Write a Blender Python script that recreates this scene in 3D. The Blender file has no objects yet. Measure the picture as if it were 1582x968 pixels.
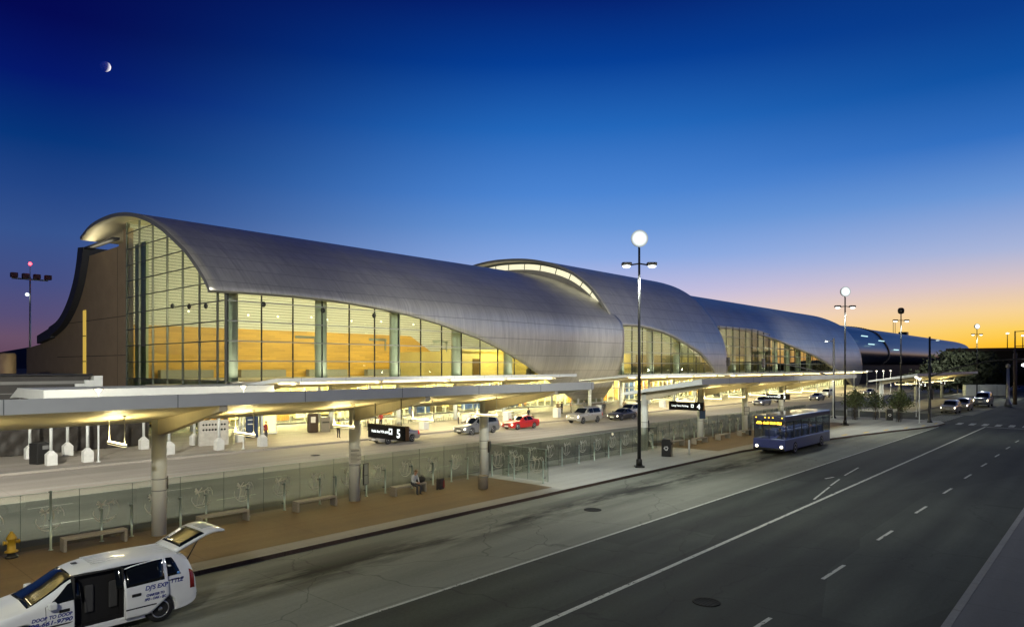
import bpy, bmesh, math, random
import numpy as np
from mathutils import Vector, Matrix, Euler
R = math.radians
random.seed(11)
SC = bpy.context.scene
COL = SC.collection

# ------------------------------------------------------------------ camera
VX, HY, FPX, HCAM = 1735., 565., 1054., 6.8
AZ = math.atan((VX-791)/FPX)                  # optical axis, measured from +X (the road) towards +Y (the terminal)
cd = bpy.data.cameras.new('camera'); cam = bpy.data.objects.new('camera', cd); COL.objects.link(cam)
cam.location = (0, 0, HCAM); cam.rotation_euler = (R(90), 0, AZ-R(90))
cd.sensor_width = 36; cd.lens = FPX/1582*36; cd.shift_y = 81/1582
cd.clip_start = .1; cd.clip_end = 20000
SC.camera = cam

# ------------------------------------------------------------------ sky
def lin(c):
    return tuple((v/255/12.92 if v/255 <= .04045 else ((v/255+.055)/1.055)**2.4) for v in c)
SUN_AZ = AZ-R(37)                              # the afterglow lies down the road, right edge of the view
W = bpy.data.worlds.new('World'); SC.world = W; W.use_nodes = True
nt = W.node_tree; N = nt.nodes; L = nt.links; N.clear()
out = N.new('ShaderNodeOutputWorld'); bg = N.new('ShaderNodeBackground'); bg.inputs['Strength'].default_value = 1.0
tc = N.new('ShaderNodeTexCoord')
nrm = N.new('ShaderNodeVectorMath'); nrm.operation = 'NORMALIZE'; L.new(tc.outputs['Generated'], nrm.inputs[0])
sep = N.new('ShaderNodeSeparateXYZ'); L.new(nrm.outputs[0], sep.inputs[0])
flat = N.new('ShaderNodeVectorMath'); flat.operation = 'MULTIPLY'; flat.inputs[1].default_value = (1, 1, 0); L.new(nrm.outputs[0], flat.inputs[0])
fn = N.new('ShaderNodeVectorMath'); fn.operation = 'NORMALIZE'; L.new(flat.outputs[0], fn.inputs[0])
dt = N.new('ShaderNodeVectorMath'); dt.operation = 'DOT_PRODUCT'; dt.inputs[1].default_value = (math.cos(SUN_AZ), math.sin(SUN_AZ), 0); L.new(fn.outputs[0], dt.inputs[0])
ac = N.new('ShaderNodeMath'); ac.operation = 'ARCCOSINE'; L.new(dt.outputs['Value'], ac.inputs[0])
def sky_ramp(stops):
    r = N.new('ShaderNodeValToRGB'); e = r.color_ramp.elements
    stops = sorted(stops)
    e[0].position = max(stops[0][0], 0); e[0].color = (*lin(stops[0][1]), 1)
    e[1].position = stops[-1][0]; e[1].color = (*lin(stops[-1][1]), 1)
    for p, c in stops[1:-1]:
        k = e.new(p); k.color = (*lin(c), 1)
    r.color_ramp.interpolation = 'LINEAR'
    L.new(sep.outputs[2], r.inputs[0]); return r
ramp_sun = sky_ramp([(0, (236, 108, 10)), (.010, (252, 160, 0)), (.026, (255, 196, 18)), (.043, (253, 208, 84)), (.065, (247, 210, 146)), (.098, (218, 196, 194)), (.138, (168, 180, 216)), (.205, (104, 148, 212)), (.266, (44, 108, 190)), (.332, (6, 78, 160)), (.393, (2, 58, 138)), (.6, (0, 28, 90)), (1, (0, 12, 60))])
ramp_mid = sky_ramp([(0, (250, 190, 130)), (.03, (247, 206, 170)), (.07, (232, 208, 208)), (.108, (190, 188, 224)), (.155, (136, 168, 226)), (.2, (102, 149, 216)), (.244, (74, 132, 210)), (.327, (32, 102, 186)), (.404, (0, 62, 150)), (.472, (0, 32, 112)), (.7, (0, 18, 80)), (1, (0, 10, 55))])
ramp_far = sky_ramp([(0, (96, 66, 84)), (.034, (104, 80, 104)), (.06, (86, 78, 118)), (.1, (68, 78, 130)), (.16, (52, 82, 142)), (.211, (32, 68, 134)), (.266, (2, 52, 122)), (.332, (0, 22, 106)), (.393, (0, 6, 82)), (.7, (0, 4, 50)), (1, (0, 4, 40))])
def maprange(a, b):
    m = N.new('ShaderNodeMapRange'); m.interpolation_type = 'SMOOTHSTEP'
    m.inputs['From Min'].default_value = a; m.inputs['From Max'].default_value = b
    L.new(ac.outputs[0], m.inputs['Value']); return m
def mixc(fac, a, b):
    m = N.new('ShaderNodeMix'); m.data_type = 'RGBA'
    L.new(fac, m.inputs[0]); L.new(a, m.inputs[6]); L.new(b, m.inputs[7]); return m.outputs[2]
m1 = mixc(maprange(R(-4), R(29)).outputs[0], ramp_sun.outputs[0], ramp_mid.outputs[0])
m2 = mixc(maprange(R(32), R(72)).outputs[0], m1, ramp_far.outputs[0])
ramp_back = sky_ramp([(0, (22, 18, 34)), (.1, (18, 24, 56)), (.3, (4, 14, 60)), (.6, (0, 5, 44)), (1, (0, 4, 38))])
m2 = mixc(maprange(R(82), R(125)).outputs[0], m2, ramp_back.outputs[0])
sky = N.new('ShaderNodeTexSky'); sky.sky_type = 'NISHITA'; sky.sun_disc = False
sky.sun_elevation = R(-3); sky.sun_rotation = R(90)-SUN_AZ
add = N.new('ShaderNodeMix'); add.data_type = 'RGBA'; add.blend_type = 'ADD'; add.inputs[0].default_value = .02
L.new(m2, add.inputs[6]); L.new(sky.outputs[0], add.inputs[7])
L.new(add.outputs[2], bg.inputs[0]); L.new(bg.outputs[0], out.inputs[0])

# the sun itself is 3 degrees under the horizon: only the moon, high up, still catches it
sl = bpy.data.lights.new('sun', 'SUN'); sl.energy = 5; sl.angle = R(.5); sl.color = (1, .95, .88)
so = bpy.data.objects.new('sun', sl); COL.objects.link(so)
sd = Vector((math.cos(SUN_AZ)*math.cos(R(-3)), math.sin(SUN_AZ)*math.cos(R(-3)), math.sin(R(-3))))
so.rotation_euler = sd.to_track_quat('Z', 'Y').to_euler()

vs = SC.view_settings; vs.view_transform = 'Standard'; vs.look = 'None'; vs.exposure = 0; vs.gamma = 1; vs.use_curve_mapping = False
SC.cycles.use_denoising = True
SC.cycles.max_bounces = 8; SC.cycles.transparent_max_bounces = 24; SC.cycles.diffuse_bounces = 3; SC.cycles.glossy_bounces = 3
SC.cycles.sample_clamp_indirect = 4; SC.cycles.caustics_reflective = False; SC.cycles.caustics_refractive = False

# ------------------------------------------------------------------ materials
MATS = {}
def mat(name, col, rough=.6, metal=0., noise=.0, scale=4., bump=0., emit=None, estr=0., stretch=None, spec=.5):
    if name in MATS: return MATS[name]
    m = bpy.data.materials.new(name); m.use_nodes = True; t = m.node_tree; b = t.nodes['Principled BSDF']
    b.inputs['Base Color'].default_value = (*col, 1); b.inputs['Roughness'].default_value = rough; b.inputs['Metallic'].default_value = metal
    b.inputs['Specular IOR Level'].default_value = spec
    if emit:
        b.inputs['Emission Color'].default_value = (*emit, 1); b.inputs['Emission Strength'].default_value = estr
    if noise or bump:
        g = t.nodes.new('ShaderNodeNewGeometry'); mp = t.nodes.new('ShaderNodeMapping'); mp.inputs['Scale'].default_value = stretch or (1, 1, 1)
        t.links.new(g.outputs['Position'], mp.inputs[0])
        n = t.nodes.new('ShaderNodeTexNoise'); n.inputs['Scale'].default_value = scale; n.inputs['Detail'].default_value = 5
        t.links.new(mp.outputs[0], n.inputs['Vector'])
        mr = t.nodes.new('ShaderNodeMapRange'); mr.inputs['From Min'].default_value = .25; mr.inputs['From Max'].default_value = .75
        mr.inputs['To Min'].default_value = 1-noise; mr.inputs['To Max'].default_value = 1+noise
        t.links.new(n.outputs['Fac'], mr.inputs['Value'])
        mx = t.nodes.new('ShaderNodeMix'); mx.data_type = 'RGBA'; mx.blend_type = 'MULTIPLY'; mx.inputs[0].default_value = 1; mx.inputs[6].default_value = (*col, 1)
        t.links.new(mr.outputs[0], mx.inputs[7]); t.links.new(mx.outputs[2], b.inputs['Base Color'])
        if bump:
            bp = t.nodes.new('ShaderNodeBump'); bp.inputs['Strength'].default_value = bump; bp.inputs['Distance'].default_value = .02
            t.links.new(n.outputs['Fac'], bp.inputs['Height']); t.links.new(bp.outputs[0], b.inputs['Normal'])
    MATS[name] = m; return m
def glow(name, col, s):
    if name in MATS: return MATS[name]
    m = bpy.data.materials.new(name); m.use_nodes = True; t = m.node_tree; t.nodes.clear()
    e = t.nodes.new('ShaderNodeEmission'); o = t.nodes.new('ShaderNodeOutputMaterial'); e.inputs[0].default_value = (*col, 1); e.inputs[1].default_value = s
    t.links.new(e.outputs[0], o.inputs[0]); MATS[name] = m; return m
def glass(name, tint, gloss=.08, rough=.02):
    if name in MATS: return MATS[name]
    m = bpy.data.materials.new(name); m.use_nodes = True; t = m.node_tree; t.nodes.clear()
    o = t.nodes.new('ShaderNodeOutputMaterial'); tr = t.nodes.new('ShaderNodeBsdfTransparent'); tr.inputs[0].default_value = (*tint, 1)
    gl = t.nodes.new('ShaderNodeBsdfGlossy'); gl.inputs['Roughness'].default_value = rough
    lw = t.nodes.new('ShaderNodeLayerWeight'); lw.inputs[0].default_value = .25
    mr = t.nodes.new('ShaderNodeMapRange'); mr.inputs['To Min'].default_value = gloss*.5; mr.inputs['To Max'].default_value = min(.6, gloss*4)
    t.links.new(lw.outputs['Fresnel'], mr.inputs['Value'])
    mx = t.nodes.new('ShaderNodeMixShader'); t.links.new(mr.outputs[0], mx.inputs[0]); t.links.new(tr.outputs[0], mx.inputs[1]); t.links.new(gl.outputs[0], mx.inputs[2])
    t.links.new(mx.outputs[0], o.inputs[0]); MATS[name] = m; return m
def pos_nodes(m):
    t = m.node_tree; g = t.nodes.new('ShaderNodeNewGeometry'); s = t.nodes.new('ShaderNodeSeparateXYZ'); t.links.new(g.outputs['Position'], s.inputs[0]); return t, g, s
def nd(t, op, a, b=None, c=None):
    n = t.nodes.new('ShaderNodeMath'); n.operation = op
    for i, v in enumerate((a, b, c)):
        if v is None: continue
        if isinstance(v, (int, float)): n.inputs[i].default_value = v
        else: t.links.new(v, n.inputs[i])
    return n.outputs[0]
def noise(t, vec, scale, detail=5, rough=.55, stretch=(1, 1, 1)):
    mp = t.nodes.new('ShaderNodeMapping'); mp.inputs['Scale'].default_value = stretch; t.links.new(vec, mp.inputs[0])
    n = t.nodes.new('ShaderNodeTexNoise'); n.inputs['Scale'].default_value = scale; n.inputs['Detail'].default_value = detail; n.inputs['Roughness'].default_value = rough
    t.links.new(mp.outputs[0], n.inputs['Vector']); return n.outputs['Fac']
def mrange(t, v, a, b, c, d):
    m = t.nodes.new('ShaderNodeMapRange')
    for k, x in zip(('From Min', 'From Max', 'To Min', 'To Max'), (a, b, c, d)): m.inputs[k].default_value = x
    t.links.new(v, m.inputs['Value']); return m.outputs[0]
def mulcol(t, col, facs):
    cur = None
    for f in facs:
        mx = t.nodes.new('ShaderNodeMix'); mx.data_type = 'RGBA'; mx.blend_type = 'MULTIPLY'; mx.inputs[0].default_value = 1
        if cur is None: mx.inputs[6].default_value = (*col, 1)
        else: t.links.new(cur, mx.inputs[6])
        t.links.new(f, mx.inputs[7]); cur = mx.outputs[2]
    return cur
def joints(t, s, sx, sy, ox=0, oy=0, w=.03, dark=.55):
    a = nd(t, 'ABSOLUTE', nd(t, 'SUBTRACT', nd(t, 'MODULO', nd(t, 'ADD', s.outputs[0], 1000*sx-ox), sx), sx/2))
    b = nd(t, 'ABSOLUTE', nd(t, 'SUBTRACT', nd(t, 'MODULO', nd(t, 'ADD', s.outputs[1], 1000*sy-oy), sy), sy/2))
    f = nd(t, 'MAXIMUM', nd(t, 'SUBTRACT', a, sx/2-w), nd(t, 'SUBTRACT', b, sy/2-w))
    return mrange(t, f, 0, w*.6, 1, dark)
def ground_mat(name, col, rough, joint=None, big=.18, fine=.12, cracks=False, stain=None, spec=.4, lanes=()):
    m = bpy.data.materials.new(name); m.use_nodes = True; b = m.node_tree.nodes['Principled BSDF']
    t, g, s = pos_nodes(m); P = g.outputs['Position']
    n1 = noise(t, P, .22, 6, .6, (.5, 1.3, 1)); n2 = noise(t, P, 9, 4, .7); n3 = noise(t, P, 60, 2, .6)
    f = [mrange(t, n1, .3, .7, 1-big, 1+big), mrange(t, n2, .25, .75, 1-fine, 1+fine), mrange(t, n3, .3, .7, 1-fine, 1+fine)]
    if joint: f.append(joints(t, s, *joint))
    # tyre-worn lengthwise streaks
    f.append(mrange(t, noise(t, P, 1.1, 3, .5, (.03, 1, 1)), .35, .65, .88, 1.1))
    for y0, w in lanes:      # polished wheel tracks and an oil line down the middle of every lane
        def gs(c, sg): return nd(t, 'POWER', 2.718, nd(t, 'MULTIPLY', nd(t, 'POWER', nd(t, 'DIVIDE', nd(t, 'SUBTRACT', s.outputs[1], c), sg), 2), -1))
        br_ = mrange(t, noise(t, P, .35, 4, .6, (.2, 1, 1)), .3, .7, .3, 1)
        f.append(nd(t, 'ADD', 1, nd(t, 'MULTIPLY', nd(t, 'MULTIPLY', nd(t, 'ADD', gs(y0+w*.26, .3), gs(y0+w*.74, .3)), br_), .30)))
        f.append(nd(t, 'SUBTRACT', 1, nd(t, 'MULTIPLY', nd(t, 'MULTIPLY', gs(y0+w*.5, .38), br_), .38)))
    if lanes:                # old square patches and tar seams
        ck = t.nodes.new('ShaderNodeTexVoronoi'); ck.distance = 'CHEBYCHEV'; ck.inputs['Scale'].default_value = .17
        mp = t.nodes.new('ShaderNodeMapping'); mp.inputs['Scale'].default_value = (.35, 1.3, 1); t.links.new(P, mp.inputs[0]); t.links.new(mp.outputs[0], ck.inputs['Vector'])
        sc_ = t.nodes.new('ShaderNodeSeparateColor'); t.links.new(ck.outputs['Color'], sc_.inputs[0]); f.append(mrange(t, sc_.outputs[0], .0, 1., .74, 1.24))
        f.append(mrange(t, noise(t, P, 2.2, 3, .6), .68, .74, 1, .7))
    if cracks:
        v = t.nodes.new('ShaderNodeTexVoronoi'); v.feature = 'DISTANCE_TO_EDGE'; v.inputs['Scale'].default_value = .16
        dist = t.nodes.new('ShaderNodeVectorMath'); dist.operation = 'ADD'
        nn = t.nodes.new('ShaderNodeTexNoise'); nn.inputs['Scale'].default_value = .8; t.links.new(P, nn.inputs['Vector'])
        t.links.new(P, dist.inputs[0]); t.links.new(nn.outputs['Color'], dist.inputs[1]); t.links.new(dist.outputs[0], v.inputs['Vector'])
        f.append(mrange(t, v.outputs['Distance'], .0, .006, .6, 1))
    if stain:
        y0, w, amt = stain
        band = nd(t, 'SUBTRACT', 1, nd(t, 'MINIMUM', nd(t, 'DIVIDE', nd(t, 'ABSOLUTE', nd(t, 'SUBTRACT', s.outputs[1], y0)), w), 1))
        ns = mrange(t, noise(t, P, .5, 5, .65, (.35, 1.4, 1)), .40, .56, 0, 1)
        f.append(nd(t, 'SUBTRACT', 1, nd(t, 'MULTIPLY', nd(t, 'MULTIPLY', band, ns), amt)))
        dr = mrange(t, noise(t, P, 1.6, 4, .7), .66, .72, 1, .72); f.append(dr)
    t.links.new(mulcol(t, col, f), b.inputs['Base Color'])
    b.inputs['Roughness'].default_value = rough; b.inputs['Specular IOR Level'].default_value = spec
    bp = t.nodes.new('ShaderNodeBump'); bp.inputs['Strength'].default_value = .35; bp.inputs['Distance'].default_value = .01
    t.links.new(n3, bp.inputs['Height']); t.links.new(bp.outputs[0], b.inputs['Normal'])
    MATS[name] = m; return m
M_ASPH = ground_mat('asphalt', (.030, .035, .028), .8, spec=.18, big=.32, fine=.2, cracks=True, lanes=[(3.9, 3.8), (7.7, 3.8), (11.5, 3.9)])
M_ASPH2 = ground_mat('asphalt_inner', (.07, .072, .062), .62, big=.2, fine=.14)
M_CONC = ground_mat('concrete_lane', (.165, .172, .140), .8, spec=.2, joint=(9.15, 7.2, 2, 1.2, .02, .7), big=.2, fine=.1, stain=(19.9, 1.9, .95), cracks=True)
M_CONC_IN = ground_mat('concrete_inner', (.31, .28, .24), .75, joint=(4.6, 5.2, 0, .5, .02, .75), big=.12, fine=.08)
M_WALK = ground_mat('concrete_walk', (.34, .34, .31), .8, joint=(3.05, 3.3, .6, .2, .014, .7), big=.1, fine=.08)
M_BROWN = ground_mat('brown_paving', (.15, .108, .058), .7, joint=(4.57, 3.1, 1.3, 1.25, .016, .55), big=.16, fine=.12)
M_EARTH = ground_mat('earth', (.05, .05, .045), .9)
M_NEARWALK = ground_mat('near_walk', (.085, .085, .09), .8, joint=(3.2, 30, .4, 0, .02, .55), big=.14, fine=.1)

def shell_mat():
    m = bpy.data.materials.new('zinc_panels'); m.use_nodes = True; t = m.node_tree; b = t.nodes['Principled BSDF']
    uv = t.nodes.new('ShaderNodeUVMap'); s = t.nodes.new('ShaderNodeSeparateXYZ'); t.links.new(uv.outputs[0], s.inputs[0])
    def seam(o, per, w):
        a = nd(t, 'ABSOLUTE', nd(t, 'SUBTRACT', nd(t, 'MODULO', nd(t, 'ADD', s.outputs[o], 500*per), per), per/2)); return mrange(t, a, per/2-w, per/2, 0, 1)
    br = t.nodes.new('ShaderNodeTexWhiteNoise'); br.noise_dimensions = '2D'
    cmb = t.nodes.new('ShaderNodeCombineXYZ')
    t.links.new(nd(t, 'FLOOR', nd(t, 'DIVIDE', s.outputs[0], .61)), cmb.inputs[0]); t.links.new(nd(t, 'FLOOR', nd(t, 'DIVIDE', s.outputs[1], 2.44)), cmb.inputs[1])
    t.links.new(cmb.outputs[0], br.inputs['Vector'])
    sh, sv = seam(1, 2.44, .07), seam(0, .61, .035)
    mj = seam(0, 9.15, .06)
    n1 = noise(t, uv.outputs[0], .13, 4, .55); n2 = noise(t, uv.outputs[0], 1.3, 4, .6, (2.5, .35, 1))
    f = [mrange(t, br.outputs['Value'], 0, 1, .94, 1.05), mrange(t, n1, .3, .7, .9, 1.08), mrange(t, n2, .3, .7, .93, 1.06), nd(t, 'SUBTRACT', 1, nd(t, 'MULTIPLY', sh, .5)), nd(t, 'SUBTRACT', 1, nd(t, 'MULTIPLY', sv, .12)), nd(t, 'SUBTRACT', 1, nd(t, 'MULTIPLY', mj, .2))]
    t.links.new(mulcol(t, (.68, .665, .61), f), b.inputs['Base Color'])
    b.inputs['Metallic'].default_value = .6
    t.links.new(mrange(t, br.outputs['Value'], 0, 1, .34, .46), b.inputs['Roughness'])
    bp = t.nodes.new('ShaderNodeBump'); bp.inputs['Strength'].default_value = .5; bp.inputs['Distance'].default_value = .03
    stk = noise(t, uv.outputs[0], .9, 5, .65, (3.2, .12, 1)); f.append(mrange(t, stk, .45, .7, 1, .82))
    t.links.new(mulcol(t, (.68, .665, .61), f), b.inputs['Base Color'])
    h = nd(t, 'ADD', nd(t, 'MULTIPLY', nd(t, 'MAXIMUM', sh, nd(t, 'MULTIPLY', sv, .6)), -1), nd(t, 'MULTIPLY', n2, .5))
    t.links.new(h, bp.inputs['Height']); t.links.new(bp.outputs[0], b.inputs['Normal'])
    MATS['zinc'] = m; return m
M_SHELL = shell_mat()
def band_mat(name, col, per, duty, lo, rough=.6, axis=2, grain=False):
    m = bpy.data.materials.new(name); m.use_nodes = True; b = m.node_tree.nodes['Principled BSDF']
    t, g, s = pos_nodes(m)
    a = nd(t, 'DIVIDE', nd(t, 'MODULO', nd(t, 'ADD', s.outputs[axis], 100*per), per), per)
    f = [mrange(t, a, duty-.04, duty, 1, lo)]
    if grain:
        wn = t.nodes.new('ShaderNodeTexWhiteNoise'); wn.noise_dimensions = '2D'; cb = t.nodes.new('ShaderNodeCombineXYZ')
        row = nd(t, 'FLOOR', nd(t, 'DIVIDE', s.outputs[2], per))
        t.links.new(nd(t, 'FLOOR', nd(t, 'ADD', nd(t, 'DIVIDE', s.outputs[0], 2.9), nd(t, 'MULTIPLY', row, .37))), cb.inputs[0]); t.links.new(row, cb.inputs[1]); t.links.new(cb.outputs[0], wn.inputs['Vector'])
        f.append(mrange(t, wn.outputs['Value'], 0, 1, .78, 1.12)); f.append(mrange(t, noise(t, g.outputs['Position'], 2, 4, .6, (.12, 1, 6)), .3, .7, .88, 1.1))
    t.links.new(mulcol(t, col, f), b.inputs['Base Color']); b.inputs['Roughness'].default_value = rough
    MATS[name] = m; return m
M_WOOD = band_mat('wood_panel', (.58, .33, .045), .3, .93, .75, .5, grain=True)
M_LOUV = band_mat('white_louvres', (.62, .62, .56), .42, .72, .55, .6)
M_CORR = band_mat('corrugated', (.5, .5, .48), .3, .6, .7, .5)

M_WHITE = mat('white_paint_metal', (.62, .64, .62), .45, 0, .05, 2.)
M_FASCIA = mat('pale_grey_fascia', (.68, .71, .70), .45, .1, .05, 1.5)
M_SOFFIT = mat('cream_soffit', (.74, .68, .50), .5, 0, .05, 1.2, stretch=(1, 4, 1))
M_COLUMN = mat('grey_column_paint', (.66, .69, .65), .5, 0, .03, 3)
M_PAINT = mat('road_paint', (.40, .41, .36), .75, 0, .3, 14)
t_ = M_PAINT.node_tree; g_ = t_.nodes.new('ShaderNodeNewGeometry'); wr = mrange(t_, noise(t_, g_.outputs['Position'], 5, 6, .75, (.5, 1.4, 1)), .56, .64, 0, 1)     # worn through in places
mx_ = t_.nodes.new('ShaderNodeMixShader'); tp_ = t_.nodes.new('ShaderNodeBsdfTransparent'); b_ = t_.nodes['Principled BSDF']
t_.links.new(wr, mx_.inputs[0]); t_.links.new(b_.outputs[0], mx_.inputs[1]); t_.links.new(tp_.outputs[0], mx_.inputs[2]); t_.links.new(mx_.outputs[0], t_.nodes['Material Output'].inputs[0])
M_YEL = mat('yellow_paint', (.55, .36, .03), .7, 0, .2, 10)
M_BLACK = mat('black_metal', (.012, .012, .012), .4)
M_DKBR = ground_mat('dark_kerb', (.07, .046, .034), .8, joint=(3.05, 400, .6, 0, .02, .4), big=.3, fine=.3)
M_BEIGE = mat('beige_wall', (.42, .31, .20), .85, 0, .08, .6, .1)
M_DARKROOF = mat('slate_roof', (.055, .058, .07), .55, .3, .1, 2)
M_MULL = mat('mullion_grey', (.13, .14, .13), .5, .3)
M_MULLD = mat('mullion_dark', (.025, .028, .025), .5, .3)
M_GLASS = glass('curtain_glass', (.86, .91, .82), .07)
M_FGLASS = glass('fence_glass', (.88, .90, .86), .06)
M_ETCH = mat('etched_glass', (.46, .46, .40), .8)
M_RUB = mat('tyre_rubber', (.014, .014, .014), .75)
M_RIM = mat('wheel_alloy', (.5, .5, .5), .3, .9)
M_CARGL = mat('car_glass', (.006, .008, .010), .06, 0, spec=.28)
M_CHROME = mat('chrome', (.55, .55, .55), .15, 1)
M_HEAD = glow('headlight_glow', (1, .88, .62), 5)
M_TAIL = mat('tail_lens', (.25, .01, .01), .2, emit=(1, .02, .02), estr=.6)
M_TAILOFF = mat('tail_lens_off', (.2, .012, .012), .15)
M_PLATE = mat('licence_plate', (.6, .6, .6), .5)
M_STONE = mat('granite', (.27, .25, .21), .55, 0, .2, 26, .1)
M_SKIN = mat('skin', (.38, .22, .15), .55)
M_LAMPW = glow('lamp_warm', (1, .76, .28), 30)
M_SIGNTXT = glow('sign_letters', (.95, 1, .95), 1.6)
M_HEADPOLE = glow('floodlight_lens', (.94, 1, .98), 7)
M_ARMLENS = glow('roadlight_lens', (.95, 1, .97), 4)
M_WARMLENS = glow('warm_lens', (1, .92, .74), 5)

# ------------------------------------------------------------------ mesh helpers
class MB:
    def __init__(s): s.v = []; s.f = []; s.sm = []; s.mi = []; s.uv = {}
    def add(s, vs, fs, smooth=False, mi=0):
        o = len(s.v); s.v += [tuple(p) for p in vs]
        for f in fs: s.f.append(tuple(i+o for i in f)); s.sm.append(smooth); s.mi.append(mi)
        return s
    def box(s, x0, x1, y0, y1, z0, z1, mi=0):
        return s.add([(x0, y0, z0), (x1, y0, z0), (x1, y1, z0), (x0, y1, z0), (x0, y0, z1), (x1, y0, z1), (x1, y1, z1), (x0, y1, z1)],
                     [(0, 3, 2, 1), (4, 5, 6, 7), (0, 1, 5, 4), (1, 2, 6, 5), (2, 3, 7, 6), (3, 0, 4, 7)], mi=mi)
    def bevbox(s, x0, x1, y0, y1, z0, z1, b=.02):
        bm = bmesh.new(); bmesh.ops.create_cube(bm, size=1)
        for v in bm.verts: v.co = Vector(((x0+x1)/2+v.co.x*(x1-x0), (y0+y1)/2+v.co.y*(y1-y0), (z0+z1)/2+v.co.z*(z1-z0)))
        bmesh.ops.bevel(bm, geom=bm.edges[:], offset=b, segments=2, affect='EDGES', profile=.5)
        bm.verts.index_update(); s.add([v.co[:] for v in bm.verts], [[v.index for v in f.verts] for f in bm.faces]); bm.free(); return s
    def tube(s, pts, r, n=10, cap=True, smooth=True):
        pts = [Vector(p) for p in pts]; rs = r if isinstance(r, (list, tuple)) else [r]*len(pts); vs = []; fs = []
        for i, p in enumerate(pts):
            d = (pts[min(i+1, len(pts)-1)]-pts[max(i-1, 0)]).normalized()
            a = d.cross(Vector((0, 0, 1))) if abs(d.z) < .95 else d.cross(Vector((0, 1, 0)))
            a.normalize(); b = d.cross(a).normalized()
            for k in range(n):
                t = 2*math.pi*k/n; vs.append(p+a*math.cos(t)*rs[i]+b*math.sin(t)*rs[i])
        for i in range(len(pts)-1):
            for k in range(n): fs.append((i*n+k, i*n+(k+1) % n, (i+1)*n+(k+1) % n, (i+1)*n+k))
        s.add(vs, fs, smooth)
        if cap: s.add(vs[:n], [tuple(range(n))[::-1]]); s.add(vs[-n:], [tuple(range(n))])
        return s
    def lathe(s, prof, n=20, c=(0, 0, 0), axis='z', smooth=True, cap=True):
        vs = []; fs = []; m = len(prof)
        for r, h in prof:
            for k in range(n):
                t = 2*math.pi*k/n; a, b = r*math.cos(t), r*math.sin(t)
                vs.append((c[0]+a, c[1]+b, c[2]+h) if axis == 'z' else ((c[0]+a, c[1]+h, c[2]+b) if axis == 'y' else (c[0]+h, c[1]+a, c[2]+b)))
        for i in range(m-1):
            for k in range(n): fs.append((i*n+k, i*n+(k+1) % n, (i+1)*n+(k+1) % n, (i+1)*n+k))
        if cap: fs.append(tuple(range(n))[::-1]); fs.append(tuple(range((m-1)*n, m*n)))
        return s.add(vs, fs, smooth)
    def prism(s, poly, axis, a0, a1):
        def P(u, v, a): return {'x': (a, u, v), 'y': (u, a, v), 'z': (u, v, a)}[axis]
        n = len(poly); vs = [P(u, v, a0) for u, v in poly]+[P(u, v, a1) for u, v in poly]
        fs = [tuple(range(n))[::-1], tuple(range(n, 2*n))]+[(i, (i+1) % n, n+(i+1) % n, n+i) for i in range(n)]
        return s.add(vs, fs)
    def sphere(s, c, r, n=14, m=9):
        sx = r if isinstance(r, (list, tuple)) else (r, r, r)
        vs = []; fs = []
        for i in range(m+1):
            th = math.pi*i/m
            for k in range(n):
                ph = 2*math.pi*k/n; vs.append((c[0]+sx[0]*math.sin(th)*math.cos(ph), c[1]+sx[1]*math.sin(th)*math.sin(ph), c[2]+sx[2]*math.cos(th)))
        for i in range(m):
            for k in range(n): fs.append((i*n+k, (i+1)*n+k, (i+1)*n+(k+1) % n, i*n+(k+1) % n))
        return s.add(vs, fs, True)
    def build(s, name, material, parent=None, fix=True):
        me = bpy.data.meshes.new(name); me.from_pydata(s.v, [], s.f)
        me.polygons.foreach_set('use_smooth', s.sm)
        for mm in (material if isinstance(material, (list, tuple)) else [material]): me.materials.append(mm)
        me.polygons.foreach_set('material_index', s.mi)
        if fix:
            bm = bmesh.new(); bm.from_mesh(me); bmesh.ops.remove_doubles(bm, verts=bm.verts[:], dist=1e-5); bmesh.ops.recalc_face_normals(bm, faces=bm.faces[:]); bm.to_mesh(me); bm.free()
        me.update(); o = bpy.data.objects.new(name, me); COL.objects.link(o)
        if parent: o.parent = parent
        return o
def tag(o, label=None, cat=None, group=None, kind=None):
    if label: o['label'] = label
    if cat: o['category'] = cat
    if group: o['group'] = group
    if kind: o['kind'] = kind
    return o
def thing(name, label, cat, loc=(0, 0, 0), rz=0., group=None):
    o = bpy.data.objects.new(name, None); COL.objects.link(o); o.location = loc; o.rotation_euler = (0, 0, rz); o.empty_display_size = .2
    return tag(o, label, cat, group)
def copy_tree(o, loc=None, rz=None, label=None, parent=None):
    c = o.copy(); COL.objects.link(c)
    if parent: c.parent = parent
    if loc is not None: c.location = loc
    if rz is not None: c.rotation_euler = (0, 0, rz)
    if label: c['label'] = label
    for ch in list(o.children): copy_tree(ch, parent=c)
    return c
def structure(name, mb, m): return tag(mb.build(name, m), kind='structure')
def lamp(kind, name, loc, energy, color, parent=None, size=.25, spot=None, rot=None, sx=None, sy=None):
    d = bpy.data.lights.new(name, kind); d.energy = energy; d.color = color
    if kind in ('POINT', 'SPOT'): d.shadow_soft_size = size
    if kind == 'SPOT': d.spot_size = R(spot); d.spot_blend = .7
    if kind == 'AREA': d.shape = 'RECTANGLE'; d.size = sx; d.size_y = sy
    o = bpy.data.objects.new(name, d); COL.objects.link(o); o.location = loc
    if rot: o.rotation_euler = rot
    if parent: o.parent = parent
    return o
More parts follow.
